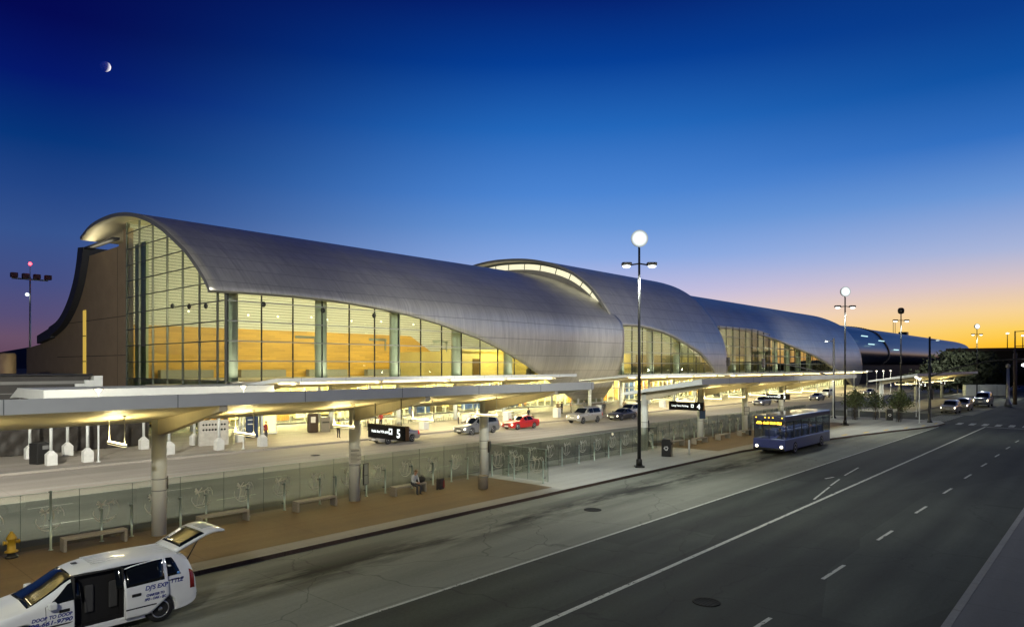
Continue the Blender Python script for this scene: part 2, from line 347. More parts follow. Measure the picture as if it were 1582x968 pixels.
def text_mesh(name, body, size, m, parent, loc, rot, shear=0., bold=0., align='LEFT', ext=.004, sx=1.):
    c = bpy.data.curves.new(name, 'FONT'); c.body = body; c.size = size; c.shear = shear; c.offset = bold; c.align_x = align; c.extrude = ext
    o = bpy.data.objects.new(name, c); COL.objects.link(o); dg = bpy.context.evaluated_depsgraph_get()
    me = bpy.data.meshes.new_from_object(o.evaluated_get(dg)); bpy.data.objects.remove(o); bpy.data.curves.remove(c)
    me.materials.clear(); me.materials.append(m); n = bpy.data.objects.new(name, me); COL.objects.link(n); n.parent = parent; n.location = loc; n.rotation_euler = rot; n.scale = (sx, 1, 1); return n
def cr(pts, n):
    """Catmull-Rom through pts, n samples per span"""
    P = [np.array(p, float) for p in pts]; P = [2*P[0]-P[1]]+P+[2*P[-1]-P[-2]]; o = []
    for i in range(1, len(P)-2):
        for k in range(n):
            t = k/n; o.append(.5*((2*P[i])+(P[i+1]-P[i-1])*t+(2*P[i-1]-5*P[i]+4*P[i+1]-P[i+2])*t*t+(3*P[i]-P[i-1]-3*P[i+1]+P[i+2])*t**3))
    o.append(P[-2]); return np.array(o)

# ------------------------------------------------------------------ ground
def sheet(name, poly, z, m):
    mb = MB(); mb.add([(x, y, z) for x, y in poly], [tuple(range(len(poly)))]); return structure(name, mb, m)
def slab(name, poly, z0, z1, m):
    return structure(name, MB().prism(poly, 'z', z0, z1), m)
sheet('ground', [(-9000, -9000), (9000, -9000), (9000, 9000), (-9000, 9000)], -.03, M_EARTH)
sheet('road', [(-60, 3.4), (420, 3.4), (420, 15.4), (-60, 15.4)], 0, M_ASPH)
sheet('cross_street', [(97, 15.4), (112, 15.4), (112, 33), (97, 33)], .0, M_ASPH)
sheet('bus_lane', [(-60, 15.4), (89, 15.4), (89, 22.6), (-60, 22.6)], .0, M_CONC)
sheet('side_lane', [(112, 15.4), (300, 15.4), (300, 22.6), (112, 22.6)], .0, M_CONC)
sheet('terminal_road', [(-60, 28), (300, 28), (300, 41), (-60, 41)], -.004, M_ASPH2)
sheet('drop_off_lane', [(-60, 41), (300, 41), (300, 52), (-60, 52)], -.004, M_CONC_IN)
island = [(-60, 22.42), (52, 22.42), (57, 21.9), (63.5, 20.6), (72, 19.0), (79, 17.6), (84, 16.4), (89, 15.6), (93, 15.5), (96, 16.4), (97, 18.5), (97, 30), (-60, 30)]
slab('island_pavement', island, -.02, .15, M_WALK)
kerb = MB()
ip = island[:-2]
for i in range(len(ip)-1):
    (x0, y0), (x1, y1) = ip[i], ip[i+1]; d = Vector((x1-x0, y1-y0, 0)).normalized(); n = Vector((d.y, -d.x, 0))
    a, b = Vector((x0, y0, 0)), Vector((x1, y1, 0))
    kerb.add([a+n*.02, b+n*.02, b+n*.02+Vector((0, 0, .148)), a+n*.02+Vector((0, 0, .148)), b-n*.002+Vector((0, 0, .152)), a-n*.002+Vector((0, 0, .152))], [(0, 1, 2, 3), (3, 2, 4, 5)])
structure('island_kerb', kerb, M_DKBR)
slab('far_island_pavement', [(112, 22.6), (300, 22.6), (300, 30), (112, 30)], -.02, .15, M_WALK)
sheet('brown_pavement', [(-60, 23.35), (29.4, 23.35), (29.4, 30), (-60, 30)], .154, M_BROWN)
sheet('brown_pavement_far', [(50.5, 23.6), (85, 23.6), (85, 30), (50.5, 30)], .154, M_BROWN)
slab('terminal_pavement', [(-60, 51.6), (300, 51.6), (300, 71), (-60, 71)], -.02, .15, M_CONC_IN)
sheet('terminal_kerb_line', [(-60, 51.57), (300, 51.57), (300, 51.75), (-60, 51.75)], .156, M_WALK)
slab('near_pavement', [(-20, -40), (160, -40), (160, 3.27), (-20, 3.27)], -.02, .15, M_NEARWALK)
slab('near_kerb', [(-20, 3.273), (160, 3.273), (160, 3.47), (-20, 3.47)], -.02, .156, ground_mat('near_kerb_concrete', (.2, .2, .2), .85, joint=(3.05, 400, .6, 0, .02, .5)))
mk = MB()
def stripe(mb, x0, y0, x1, y1, w, z=.005):
    d = Vector((x1-x0, y1-y0, 0)).normalized(); n = Vector((-d.y, d.x, 0))*w/2; a, b = Vector((x0, y0, z)), Vector((x1, y1, z))
    mb.add([a-n, b-n, b+n, a+n], [(0, 1, 2, 3)])
stripe(mk, -60, 15.4, 89, 15.4, .12); stripe(mk, -60, 11.45, 92, 11.45, .16)
for k in range(-3, 10):
    stripe(mk, 16.3+k*6.55, 7.15, 18.4+k*6.55, 7.1, .12)
stripe(mk, 36.2, 11.75, 40.5, 12.3, .1); stripe(mk, 41, 12.4, 43.7, 12.7, .1); stripe(mk, 45.4, 12.9, 49.5, 13.2, .1)
stripe(mk, 43.3, 13.4, 44.3, 13.2, .12)
for y in np.arange(4.3, 15, 1.25): stripe(mk, 93.6, y, 96.8, y+.1, .55)
stripe(mk, 91.8, 4, 91.8, 11.4, .35)
for x in np.arange(98.5, 111, 1.3): stripe(mk, x, 16.2, x, 18.8, .5)
structure('road_markings', mk, M_PAINT)
mk = MB()
for k in range(-2, 26):
    x = 3.0+k*5.8; stripe(mk, x, 38.8, x+1.9, 38.8, .11, .002)
    x = .6+k*7.6; stripe(mk, x, 34.3, x+2.1, 34.3, .11, .002)
stripe(mk, -60, 41, 300, 41, .12, .002); stripe(mk, 30, 31.2, 60, 31.2, .1, .002); stripe(mk, 10, 44.6, 200, 44.6, .08, .002)
structure('lane_markings', mk, M_PAINT)
tp = MB()
for i in range(9):
    x = 57+i*4.2; y = float(np.interp(x, [p[0] for p in island[1:9]], [p[1] for p in island[1:9]]))+.55
    tp.box(x, x+1.6, y-.12-i*.0, y+.12, .151, .158)
tag(tp.build('kerb_warning_strips', M_YEL), kind='structure')
for i, (x, y, r) in enumerate([(26.6, 18.7, .42), (18.4, 8.95, .4), (28.7, 45.8, .36)]):
    mb = MB(); mb.lathe([(r, 0), (r, .012), (r-.05, .016), (r-.06, .01), (.02, .012)], 24, (x, y, .0))
    for k in range(-3, 4):
        w = math.sqrt(max(0, (r-.08)**2-(k*.1)**2)); mb.box(x-w, x+w, y+k*.1-.015, y+k*.1+.015, .011, .017)
    tag(mb.build('manhole_cover', mat('cast_iron', (.022, .022, .02), .85, 0, .3, 20, spec=.1)), ['round iron manhole cover in the concrete bus lane', 'round iron manhole cover in the dark asphalt of the main road', 'round iron manhole cover in the drop-off lane by the terminal'][i], 'manhole cover', 'manhole covers')
hl = MB(); pts = []
for k in range(61):
    a = AZ+R(-60)+R(130)*k/60; d = 2600; h = 62+26*math.sin(k*.9)+14*math.sin(k*2.3+1)+9*math.sin(k*5.1)
    h *= .12+.8*k/60
    pts.append((d*math.cos(a), d*math.sin(a), h, a))
vs = []; fs = []
for x, y, h, a in pts: vs += [(x*.88, y*.88, -1), (x*.96, y*.96, h*.62), (x, y, h), (x*1.15, y*1.15, h*.5), (x*1.3, y*1.3, -1)]
for i in range(60):
    for k in range(4): fs.append((i*5+k, i*5+k+1, (i+1)*5+k+1, (i+1)*5+k))
hl.add(vs, fs, True); structure('hills', hl, mat('hill_scrub', (.03, .035, .03), .95, 0, .3, .02))

# ------------------------------------------------------------------ terminal
TERM = thing('airport_terminal', 'long airport terminal of overlapping silver barrel roof shells with warm lit glass walls', 'building', (32.3, 68, 0))
def tb(mb, name, m, parent=None, fix=True):
    """build world-coordinate geometry as a part of the terminal"""
    par = parent or TERM; o = mb.build(name, m, None, fix); o.parent = par
    b = TERM.location
    o.location = (-b[0], -b[1], -b[2]) if par is TERM else (0, 0, 0)
    return o
PROF1 = [(71.3, 0), (68.8, 3.3), (66.9, 6.8), (66.2, 10.8), (66.6, 14.2), (68.2, 16.0), (70, 17.4), (72.2, 18.9), (74.8, 20.3), (78, 21.9), (81.5, 23.3), (85.5, 24.5), (90, 25.35), (95.5, 25.75), (101.6, 25.5), (106, 24.4)]
PROF2 = [(67.5, 0), (65.8, 3.9), (65.5, 7.5), (66, 11), (67.3, 14.4), (69.5, 18), (73, 21.9), (78.6, 25.4), (86.4, 27.7), (95, 28.5), (101.7, 28.2), (106, 27.3)]
PROF3 = [(67.2, 0), (66, 4.6), (66.3, 10.1), (68, 14.8), (71.9, 20), (78.3, 23.5), (85, 25.3), (92, 26.2), (100, 26.1), (106, 24.9)]
PROF4 = [(71.5, 7.5), (69.4, 9.5), (69, 12), (69.8, 14.5), (71.5, 17.2), (74, 20), (80, 22.2), (88, 23.2), (96, 22.8), (104, 21)]
def profile(pr): return cr(pr, 8)
def shell(name, prof, x0, x1, low, thick=.45, step=1., nu=70, parent=None, mats=None):
    D = profile(prof); seg = np.r_[0, np.cumsum(np.hypot(*np.diff(D, axis=0).T))]
    def at(s): return np.array([np.interp(s, seg, D[:, 0]), np.interp(s, seg, D[:, 1])])
    xs = list(np.linspace(x0, x1, int((x1-x0)/step)+1))
    k14 = np.argmax(D[:, 1] > 16); zf, sf = D[:k14+1, 1], seg[:k14+1]
    vs = []; uv = []; n = nu+1
    for x in xs:
        zl = max(float(np.interp(x, [p[0] for p in low], [p[1] for p in low])), D[0, 1])
        s0 = float(np.interp(zl, zf, sf)); ss = np.linspace(s0, seg[-1], n)
        for s in ss:
            p = at(s); q = at(min(s+.2, seg[-1]))-at(max(s-.2, 0)); q /= np.linalg.norm(q); nn = np.array([q[1], -q[0]])   # points inside
            vs.append((x, p[0], p[1])); uv.append((x, s))
    out = len(vs)
    for x_i, x in enumerate(xs):
        for k in range(n):
            v = vs[x_i*n+k]; s = uv[x_i*n+k][1]
            q = at(min(s+.2, seg[-1]))-at(max(s-.2, 0)); q /= np.linalg.norm(q)
            vs.append((x, v[1]+q[1]*thick, v[2]-q[0]*thick)); uv.append((x, s))
    fs = []; mi = []
    m = len(xs)
    for i in range(m-1):
        for k in range(n-1):
            a, b, c, d = i*n+k, i*n+k+1, (i+1)*n+k+1, (i+1)*n+k
            fs.append((a, d, c, b)); mi.append(0); fs.append((out+a, out+b, out+c, out+d)); mi.append(1)
    for i in range(m-1):
        for k in (0, n-1):
            a, d = i*n+k, (i+1)*n+k; fs.append((a, out+a, out+d, d) if k == 0 else (a, d, out+d, out+a)); mi.append(2)
    for i in (0, m-1):
        for k in range(n-1):
            a, b = i*n+k, i*n+k+1; fs.append((a, b, out+b, out+a) if i == 0 else (a, out+a, out+b, b)); mi.append(2)
    me = bpy.data.meshes.new(name); me.from_pydata(vs, [], fs)
    for mm in (mats or (M_SHELL, M_SOFFIT, mat('zinc_edge', (.25, .25, .24), .45, .4, .05, 2))): me.materials.append(mm)
    me.polygons.foreach_set('material_index', mi); me.polygons.foreach_set('use_smooth', [i < 2 for i in mi])
    u = me.uv_layers.new(name='UVMap'); idx = np.zeros(len(me.loops), int); me.loops.foreach_get('vertex_index', idx)
    u.data.foreach_set('uv', np.array(uv)[idx].ravel()); me.update()
    o = bpy.data.objects.new(name, me); COL.objects.link(o); p = parent or TERM; o.parent = p; o.location = -Vector(p.location)
    return o
LOW1 = [(30, 14.2), (34, 14.32), (39, 14.36), (44, 14.22), (47.4, 13.98), (52, 13.55), (56.2, 12.93), (60, 12.2), (63, 11.5), (67.5, 10.45), (71.9, 9.1), (76, 7.6), (80.6, 5.8), (86, 3.9), (91, 2.1), (97, 0), (104, 0)]
LOW2 = [(102, 13.9), (106, 14.2), (111.5, 14.25), (115, 13.9), (118.7, 13.4), (122.5, 12.6), (126.6, 11.3), (132.3, 9.4), (138.3, 5.9), (143, 0), (145, 0)]
LOW3 = [(142, 14.9), (150, 15.5), (155, 15.55), (163, 15.2), (171, 14.5), (180, 13.4), (189, 12.0), (205, 9.5), (222.6, 5.8), (238, 2), (246, 0), (252, 0)]
LOW4 = [(251, 7.5), (418, 7.5), (428, 9), (440, 12.5), (452, 15.5), (466, 17), (480, 17.2), (494, 15), (503, 11), (510, 7.5)]
shell('roof_shell', PROF1, 30, 104, LOW1)
shell('roof_shell', PROF2, 102, 145, LOW2)
shell('roof_shell', PROF3, 142.5, 252, LOW3)
def zin(prof, y, off):
    D = profile(prof); k = np.argmax(D[:, 1] > 13.9); return float(np.interp(y, D[k:, 0], D[k:, 1]))-off
def lowz(low, x): return float(np.interp(x, [p[0] for p in low], [p[1] for p in low]))

# end glass wall, looking at the camera
XE = 32.3; ROWS = [7.32, 9.37, 11.42, 13.47, 15.52, 17.57, 19.62, 21.67, 23.72]
ys = [68, 69.85, 74.1, 78.35, 82.6, 86.85, 91.1, 95.4]
gm = MB()
yy = np.linspace(68, 95.4, 40)
poly = [(68, .2), (95.4, .2)]+[(y, zin(PROF1, max(y, 67.4), .5)) for y in yy[::-1]]
gm.prism(poly, 'x', XE, XE+.03); end_glass = tb(gm, 'end_glass_wall', M_GLASS)
for y in ys: tb(MB().box(XE-.12, XE+.10, y-.05, y+.05, .2, zin(PROF1, max(y, 67.6), .55)), 'mullion', M_MULL, end_glass)
for z in [5.27]+ROWS:
    # how far back this row runs before the vault cuts it
    y0 = 68.06
    while zin(PROF1, y0, .55) < z and y0 < 95: y0 += .1
    if y0 < 95: tb(MB().box(XE-.14, XE-.121, y0, 95.3, z-.06, z+.06), 'transom', M_MULL, end_glass)
# pale shade strip behind the last bay
tb(MB().box(33.2, 33.5, 91.5, 95.2, .2, 22.5), 'shade_screen', mat('shade_cloth', (.30, .34, .22), .7))

def facade(x0, x1, low, name, top, xs0=None):
    n = int((x1-x0)/.9)+1; xs = np.linspace(x0, x1, n); gm = MB(); poly = [(x0, 5.2), (x1, 5.2)]
    poly += [(x, max(5.25, min(top, lowz(low, x)+1.0))) for x in xs[::-1]]
    gm.prism(poly, 'y', 68, 68.03); g = tb(gm, name, M_GLASS)
    k = 0; x = xs0 or x0
    while x < x1:
        zt = min(top, lowz(low, x)+.9)
        if zt > 5.4: tb(MB().box(x-.055, x+.055, 67.86, 67.995, 5.2, zt), 'mullion', M_MULLD, g)
        x += 3.66
    for z in ROWS:
        a = [x for x in np.arange(x0, x1, .2) if lowz(low, x)+.6 > z and z < top]
        if a: tb(MB().box(min(a), max(a), 67.82, 67.858, z-.06, z+.06), 'transom', mat('transom_grey', (.34, .35, .32), .5, .2), g)
    return g
facade(32.4, 92, LOW1, 'facade_glass', 14.6, 32.45)
facade(104.1, 141.5, LOW2, 'facade_glass', 14.6, 105.6)
facade(145.2, 232, LOW3, 'facade_glass', 15.9, 146)
# inside: slabs, columns, back walls
tb(MB().box(33, 250, 68.06, 96, 4.75, 5.15), 'floor_slab', mat('pale_floor', (.42, .40, .34), .4, 0, .08, 1))
tb(MB().box(33, 79.6, 95.9, 96.2, 5.15, 12.2).prism([(79.6, 5.15), (92, 5.15), (79.6, 12.2)], 'y', 95.9, 96.2), 'wood_wall', M_WOOD)
tb(MB().box(33, 250, 96.3, 96.6, 5.15, 26), 'louvre_wall', M_LOUV)
for x in (34.2, 45.1, 56.1, 67.1, 78.1, 89): tb(MB().lathe([(.68, 5.15), (.68, 16.6)], 24, (x, 70.8, 0)), 'interior_column', M_COLUMN)
for x in (110, 121, 132, 151, 160, 169, 178, 187, 196, 205, 214): tb(MB().lathe([(.75, 5.15), (.75, 17)], 20, (x, 71, 0)), 'interior_column', M_COLUMN)
M_CAFE = mat('warm_cream_wall', (.62, .50, .20), .6, 0, .06, 1)
tb(MB().box(76, 100, 80, 80.3, 5.15, 9.2).box(76, 76.3, 80.35, 95.8, 5.15, 9.2).box(76, 100, 79.7, 84, 9.21, 9.5), 'cafe_wall', M_CAFE)
tb(MB().box(79.5, 81.3, 79.9, 79.95, 5.2, 8.0), 'doorway', mat('door_brown', (.12, .07, .02), .5))
for k, x in enumerate((84.5, 87.2)):
    e = MB(); e.prism([(x, 5.16), (x+.9, 5.16), (x+4.2, 2.6+5.4), (x+4.2, 8.9), (x+3.9, 9.1), (x+.2, 6.3)], 'y', 72.5+k*1.6, 72.7+k*1.6)
    e.tube([(x, 72.6+k*1.6, 6.1), (x+.4, 72.6+k*1.6, 6.5), (x+3.9, 72.6+k*1.6, 9.2)], .07, 8); tb(e, 'escalator', mat('escalator_steel', (.35, .34, .28), .35, .6))
for x, z in ((36.2, 13.3), (43.4, 13.1), (50.5, 12.9)): tb(MB().sphere((x, 67.7, z), (.27, .2, .3), 14, 8), 'speaker', M_MULLD)
for y, z in ((80.4, 13.6), (76.0, 13.3), (71.9, 13.1)): tb(MB().sphere((32.0, y, z), (.2, .27, .3), 14, 8), 'speaker', M_MULLD)
for x in (44.3, 55.2, 66.5): tb(MB().box(x, x+2.9, 75, 75.12, 10.2, 10.5).box(x+2.6, x+2.75, 75.01, 75.11, 8.9, 10.19), 'hanging_rail', M_COLUMN)
for x in (36, 47, 58, 69): tb(MB().box(x, x+7, 94.2, 95.2, 5.16, 6.25), 'check_in_desk', mat('desk_grey', (.25, .24, .2), .5))
for x in np.arange(38, 80, 4.2): tb(MB().sphere((x, 90+1.5*math.sin(x), 13.9), .16, 10, 6), 'pendant_globe', glow('globe_glow', (1, .93, .7), 3.5))
# people-height rails and desks seen through the second bay
rl = MB()
for x in np.arange(106, 140, .55): rl.box(x-.03, x+.03, 76, 76.06, 5.16, 6.2)
rl.box(106, 140, 75.98, 76.08, 6.2, 6.28); tb(rl, 'balustrade', M_MULL)
tb(MB().box(104.5, 141, 88, 88.3, 5.16, 9.6), 'cafe_wall', M_CAFE)
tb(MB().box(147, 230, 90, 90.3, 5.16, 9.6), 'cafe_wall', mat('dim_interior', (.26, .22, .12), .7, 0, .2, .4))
for x in (158, 171, 190): tb(MB().box(x, x+7, 84, 84.4, 7.2, 9.0), 'shop_front', M_CAFE)
# beams crossing the vault behind the third window
bmv = MB()
for z in (7.3, 9.6, 11.9): bmv.box(146, 230, 80, 80.25, z, z+.35)
for x in np.arange(148, 228, 3.05): bmv.box(x-.06, x+.06, 79.8, 79.92, 5.2, 13)
tb(bmv, 'roof_truss', M_MULL)
# ground floor: glazed front, ceiling, bright back wall
tb(MB().box(30, 250, 70.6, 70.63, .2, 4.6), 'storefront_glass', glass('storefront_glass', (.9, .94, .86), .06))
sf = MB()
for x in np.arange(30, 250, 1.83):
    w = .05 if int(x/1.83) % 4 else .22
    sf.box(x-w, x+w, 70.4, 70.58, .16, 4.7)
sf.box(30, 250, 70.36, 70.399, 2.55, 2.75); sf.box(30, 250, 70.36, 70.399, .16, .35)
tb(sf, 'storefront_frame', M_WHITE)
tb(MB().box(30, 250, 68.0, 71.6, 4.70, 4.748).box(30, 250, 70.65, 83, 4.6, 4.69), 'ground_floor_ceiling', M_SOFFIT)
lobby = MB(); rnd = random.Random(5)
tb(MB().box(29.5, 252, 82, 82.3, .16, 4.59), 'lobby_wall', M_CAFE)
x = 31
while x < 240:
    w = rnd.choice((1.2, 1.8, 2.6, 3.4)); h = rnd.choice((2.1, 2.5, 3.2, 3.8)); y = rnd.uniform(74, 80)
    m = rnd.choice((mat('shop_white', (.6, .56, .42), .6), mat('shop_wood', (.42, .2, .05), .5), mat('shop_dark', (.07, .05, .03), .5), mat('shop_blue', (.03, .06, .2), .4), mat('shop_orange', (.6, .26, .03), .5)))
    k = MB(); k.box(x, x+w, y, y+.7, .17, h)
    for s in range(1, 5): k.box(x+.08, x+w-.08, y-.06, y-.001, .17+h*s/5-.05, .17+h*s/5)
    for s in range(1, 4): k.box(x+w*s/4-.03, x+w*s/4+.03, y-.09, y-.061, .2, h-.05)
    tb(k, 'shop_unit', m); x += w+rnd.uniform(.4, 2.4)
for j, y in enumerate((72.6, 77.2)):
    for x in np.arange(33, 248, 6.1):
        tb(MB().box(x, x+3.6, y-.09, y+.09, 4.52, 4.58), 'ceiling_light', glow('lobby_tube', (1, .84, .44), 800))
# clerestory under the leading edge of the second shell
D2 = profile(PROF2); D1 = profile(PROF1)
k2 = np.argmax(D2[:, 1] > 14.6); arc = D2[k2:]
def inset(A, off):
    o = []
    for i, p in enumerate(A):
        q = A[min(i+1, len(A)-1)]-A[max(i-1, 0)]; q = q/np.linalg.norm(q); o.append((p[0]+q[1]*off, p[1]-q[0]*off))
    return np.array(o)
def strip(x, A, B, name, m, parent=None):
    mb = MB(); n = len(A); vs = [(x, *p) for p in A]+[(x, *p) for p in B]+[(x+.15, *p) for p in A]+[(x+.15, *p) for p in B]
    fs = []
    for i in range(n-1): fs += [(i, i+1, n+i+1, n+i), (2*n+i, 3*n+i, 3*n+i+1, 2*n+i+1), (i, 2*n+i, 2*n+i+1, i+1), (n+i, n+i+1, 3*n+i+1, 3*n+i)]
    fs += [(0, n, 3*n, 2*n), (n-1, 3*n-1, 4*n-1, 2*n-1)]
    mb.add(vs, fs); return tb(mb, name, m, parent)
i0, i1, i2, i3 = inset(arc, .46), inset(arc, .9), inset(arc, 1.95), inset(arc, 5)
strip(104.05, i0, i1, 'clerestory_head', M_MULL)
cw = strip(104.12, i1[10:], i2[10:], 'clerestory_glass', mat('lit_clerestory', (.5, .48, .3), .2, emit=(1, .95, .68), estr=.85))
for i in range(10, len(arc), 4):
    cm = MB()
    a, b = Vector((104.08, *i1[i])), Vector((104.08, *i2[i])); d = (b-a).normalized(); s = Vector((0, -d.z, d.y))*.07
    cm.add([a-s, a+s, b+s, b-s, a-s+Vector((-.08, 0, 0)), a+s+Vector((-.08, 0, 0)), b+s+Vector((-.08, 0, 0)), b-s+Vector((-.08, 0, 0))], [(4, 5, 6, 7), (0, 4, 7, 3), (1, 2, 6, 5), (0, 1, 5, 4), (3, 7, 6, 2)])
    tb(cm, 'mullion', M_MULLD, cw)
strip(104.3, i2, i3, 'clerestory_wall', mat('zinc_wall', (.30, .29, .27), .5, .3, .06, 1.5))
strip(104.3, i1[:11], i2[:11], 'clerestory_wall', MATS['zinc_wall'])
# beige end wall with its upswept edge
bw = MB(); bw.prism([(95.45, .15), (144, .15), (144, 9.9), (136, 10.4), (127.5, 11.3), (126.4, 12.9), (121, 14.2), (117.5, 16.0), (114.5, 18.2), (112.3, 20.6), (111, 22.6), (98.9, 22.6), (98.8, 22.9), (97.2, 22.9), (97.2, 24.6), (95.45, 24.6)], 'x', 32.5, 33.1)
bw.box(33.102, 52, 97.3, 111, .15, 22.5).box(33.102, 50, 111.002, 143.9, .15, 9.8)
wall = tb(bw, 'end_wall', M_BEIGE)
gr = MB()
for z in (8.2, 13.3): gr.box(32.485, 32.499, 95.5, 122 if z > 10 else 126, z-.05, z+.05)
gr.box(32.485, 32.499, 99.3, 99.4, .2, 8.1).box(32.485, 32.499, 99.3, 99.4, 8.3, 13.2).box(32.485, 32.499, 99.3, 99.4, 13.4, 22.5)
tb(gr, 'panel_joint', mat('joint_brown', (.09, .07, .05), .9), wall)  # dark brown joint lines across the wall
tb(MB().box(32.44, 32.498, 112.0, 113.3, 5.2, 14.9), 'slot_window', mat('slot_glass_lit', (.4, .3, .05), .3, emit=(1, .66, .10), estr=.55), wall)
tb(MB().box(32.40, 32.438, 111.9, 113.4, 7.4, 7.52).box(32.40, 32.438, 111.9, 113.4, 11.1, 11.22), 'window_bar', M_MULLD, wall)
outer = cr([(112.6, 23.9), (113.6, 21.2), (115.3, 18.6), (118.2, 16.0), (122.3, 13.9), (127.2, 12.9)], 6); inner = cr([(110.2, 23.7), (111.2, 21.2), (113, 18.3), (116.3, 15.3), (121, 12.9), (126.6, 11.5)], 6)
mb = MB(); n = len(outer)
mb.prism([tuple(p) for p in outer]+[tuple(p) for p in inner[::-1]], 'x', 31.6, 54)
mb2 = MB().box(31.7, 32.499, 98.5, 110.6, 23.4, 23.7)
tb(mb, 'upswept_roof', M_DARKROOF); tb(mb2, 'upswept_roof_cap', M_DARKROOF)
tb(MB().prism([(127.0, 12.9), (134.6, 11.8), (134.6, 10.5), (127.0, 11.3)], 'x', 31.8, 50), 'lower_roof', M_DARKROOF)
# lights inside that wash the back walls and ceilings: luminaire rails behind the roof edge
for x in (40, 54, 68, 82): lamp('AREA', 'wall_washer', Vector((x, 76, 14.2))-TERM.location, 2700, (1, .87, .60), TERM, rot=(R(84), 0, 0), sx=10, sy=.8)
for x in (112, 130): lamp('AREA', 'wall_washer', Vector((x, 78, 13.5))-TERM.location, 2600, (1, .88, .60), TERM, rot=(R(82), 0, 0), sx=10, sy=.8)
for x in (154, 178, 205): lamp('AREA', 'wall_washer', Vector((x, 78, 13.5))-TERM.location, 2300, (1, .9, .62), TERM, rot=(R(82), 0, 0), sx=14, sy=.8)
for x in (84, 94): lamp('AREA', 'cafe_downlight', Vector((x, 77.5, 9.3))-TERM.location, 420, (1, .78, .25), TERM, rot=(R(25), 0, 0), sx=6, sy=.5)
for x in (110, 122, 134): lamp('AREA', 'cafe_downlight', Vector((x, 86.5, 9.5))-TERM.location, 500, (1, .78, .25), TERM, rot=(R(25), 0, 0), sx=8, sy=.5)
for x in (34.2, 45.1, 56.1, 67.1, 78.1, 110, 121, 132, 151, 160, 169, 178, 187): lamp('AREA', 'column_uplight', Vector((x, 69.0, 5.2))-TERM.location, 75, (1, .95, .75), TERM, rot=(R(194), 0, 0), sx=.9, sy=.5)
lamp('AREA', 'eave_washer', Vector((31.5, 104, 22.95))-TERM.location, 130, (1, .9, .6), TERM, rot=(R(180), 0, 0), sx=1.5, sy=8)

# far concourse
CONC = thing('concourse_building', 'distant blue glass concourse with a rounded roof at the far end of the terminal', 'building', (252, 68, 0))
M_FARGL = mat('blue_glazed_roof', (.09, .11, .17), .34, .7, .08, .4)
shell('roof_shell', PROF4, 251, 510, LOW4, .4, 4., 36, CONC, (M_FARGL, M_DARKROOF, M_DARKROOF))
def cb(mb, name, m):
    o = mb.build(name, m, CONC); o.location = -Vector(CONC.location); return o
cb(MB().box(252.5, 505, 72.5, 100, .15, 7.4), 'lower_storey', mat('dark_concourse_base', (.012, .012, .014), .5))
cb(MB().box(252.5, 420, 72.2, 72.48, 7.45, 9.1), 'ribbon_window', M_FARGL)
mb = MB()
for k in range(14): mb.box(253, 508, 76.9+k*.001, 77, 8+k, 8.08+k)
for x in np.arange(420, 508, 8): mb.box(x, x+.5, 76.7, 76.89, 7.5, 18)
cb(mb, 'end_glazing', mat('bronze_glazing', (.16, .09, .06), .25, .6))
rb = MB(); A4 = profile(PROF4)
for a, b in zip(A4[:-1], A4[1:]): rb.box(300, 301, min(a[0], b[0])-.25, max(a[0], b[0])+.05, min(a[1], b[1]), max(a[1], b[1])+.12)
cb(rb, 'roof_rib', M_DARKROOF)
for x, z in ((262, 17.3), (285, 16.2), (271, 14.6), (300.0+8, 13.2)):
    cb(MB().box(x, x+8, float(np.interp(z, A4[:20, 1], A4[:20, 0]))-.35, float(np.interp(z, A4[:20, 1], A4[:20, 0]))-.2, z, z+.35), 'skylight', glow('skylight_lit', (.6, .95, 1), 1.2))
for x in (392, 396): cb(MB().tube([(x, 88, 23), (x, 88, 30)], .12, 6), 'antenna', M_BLACK)
cb(MB().box(412, 416, 86, 90, 23, 25), 'roof_hatch', M_BLACK)

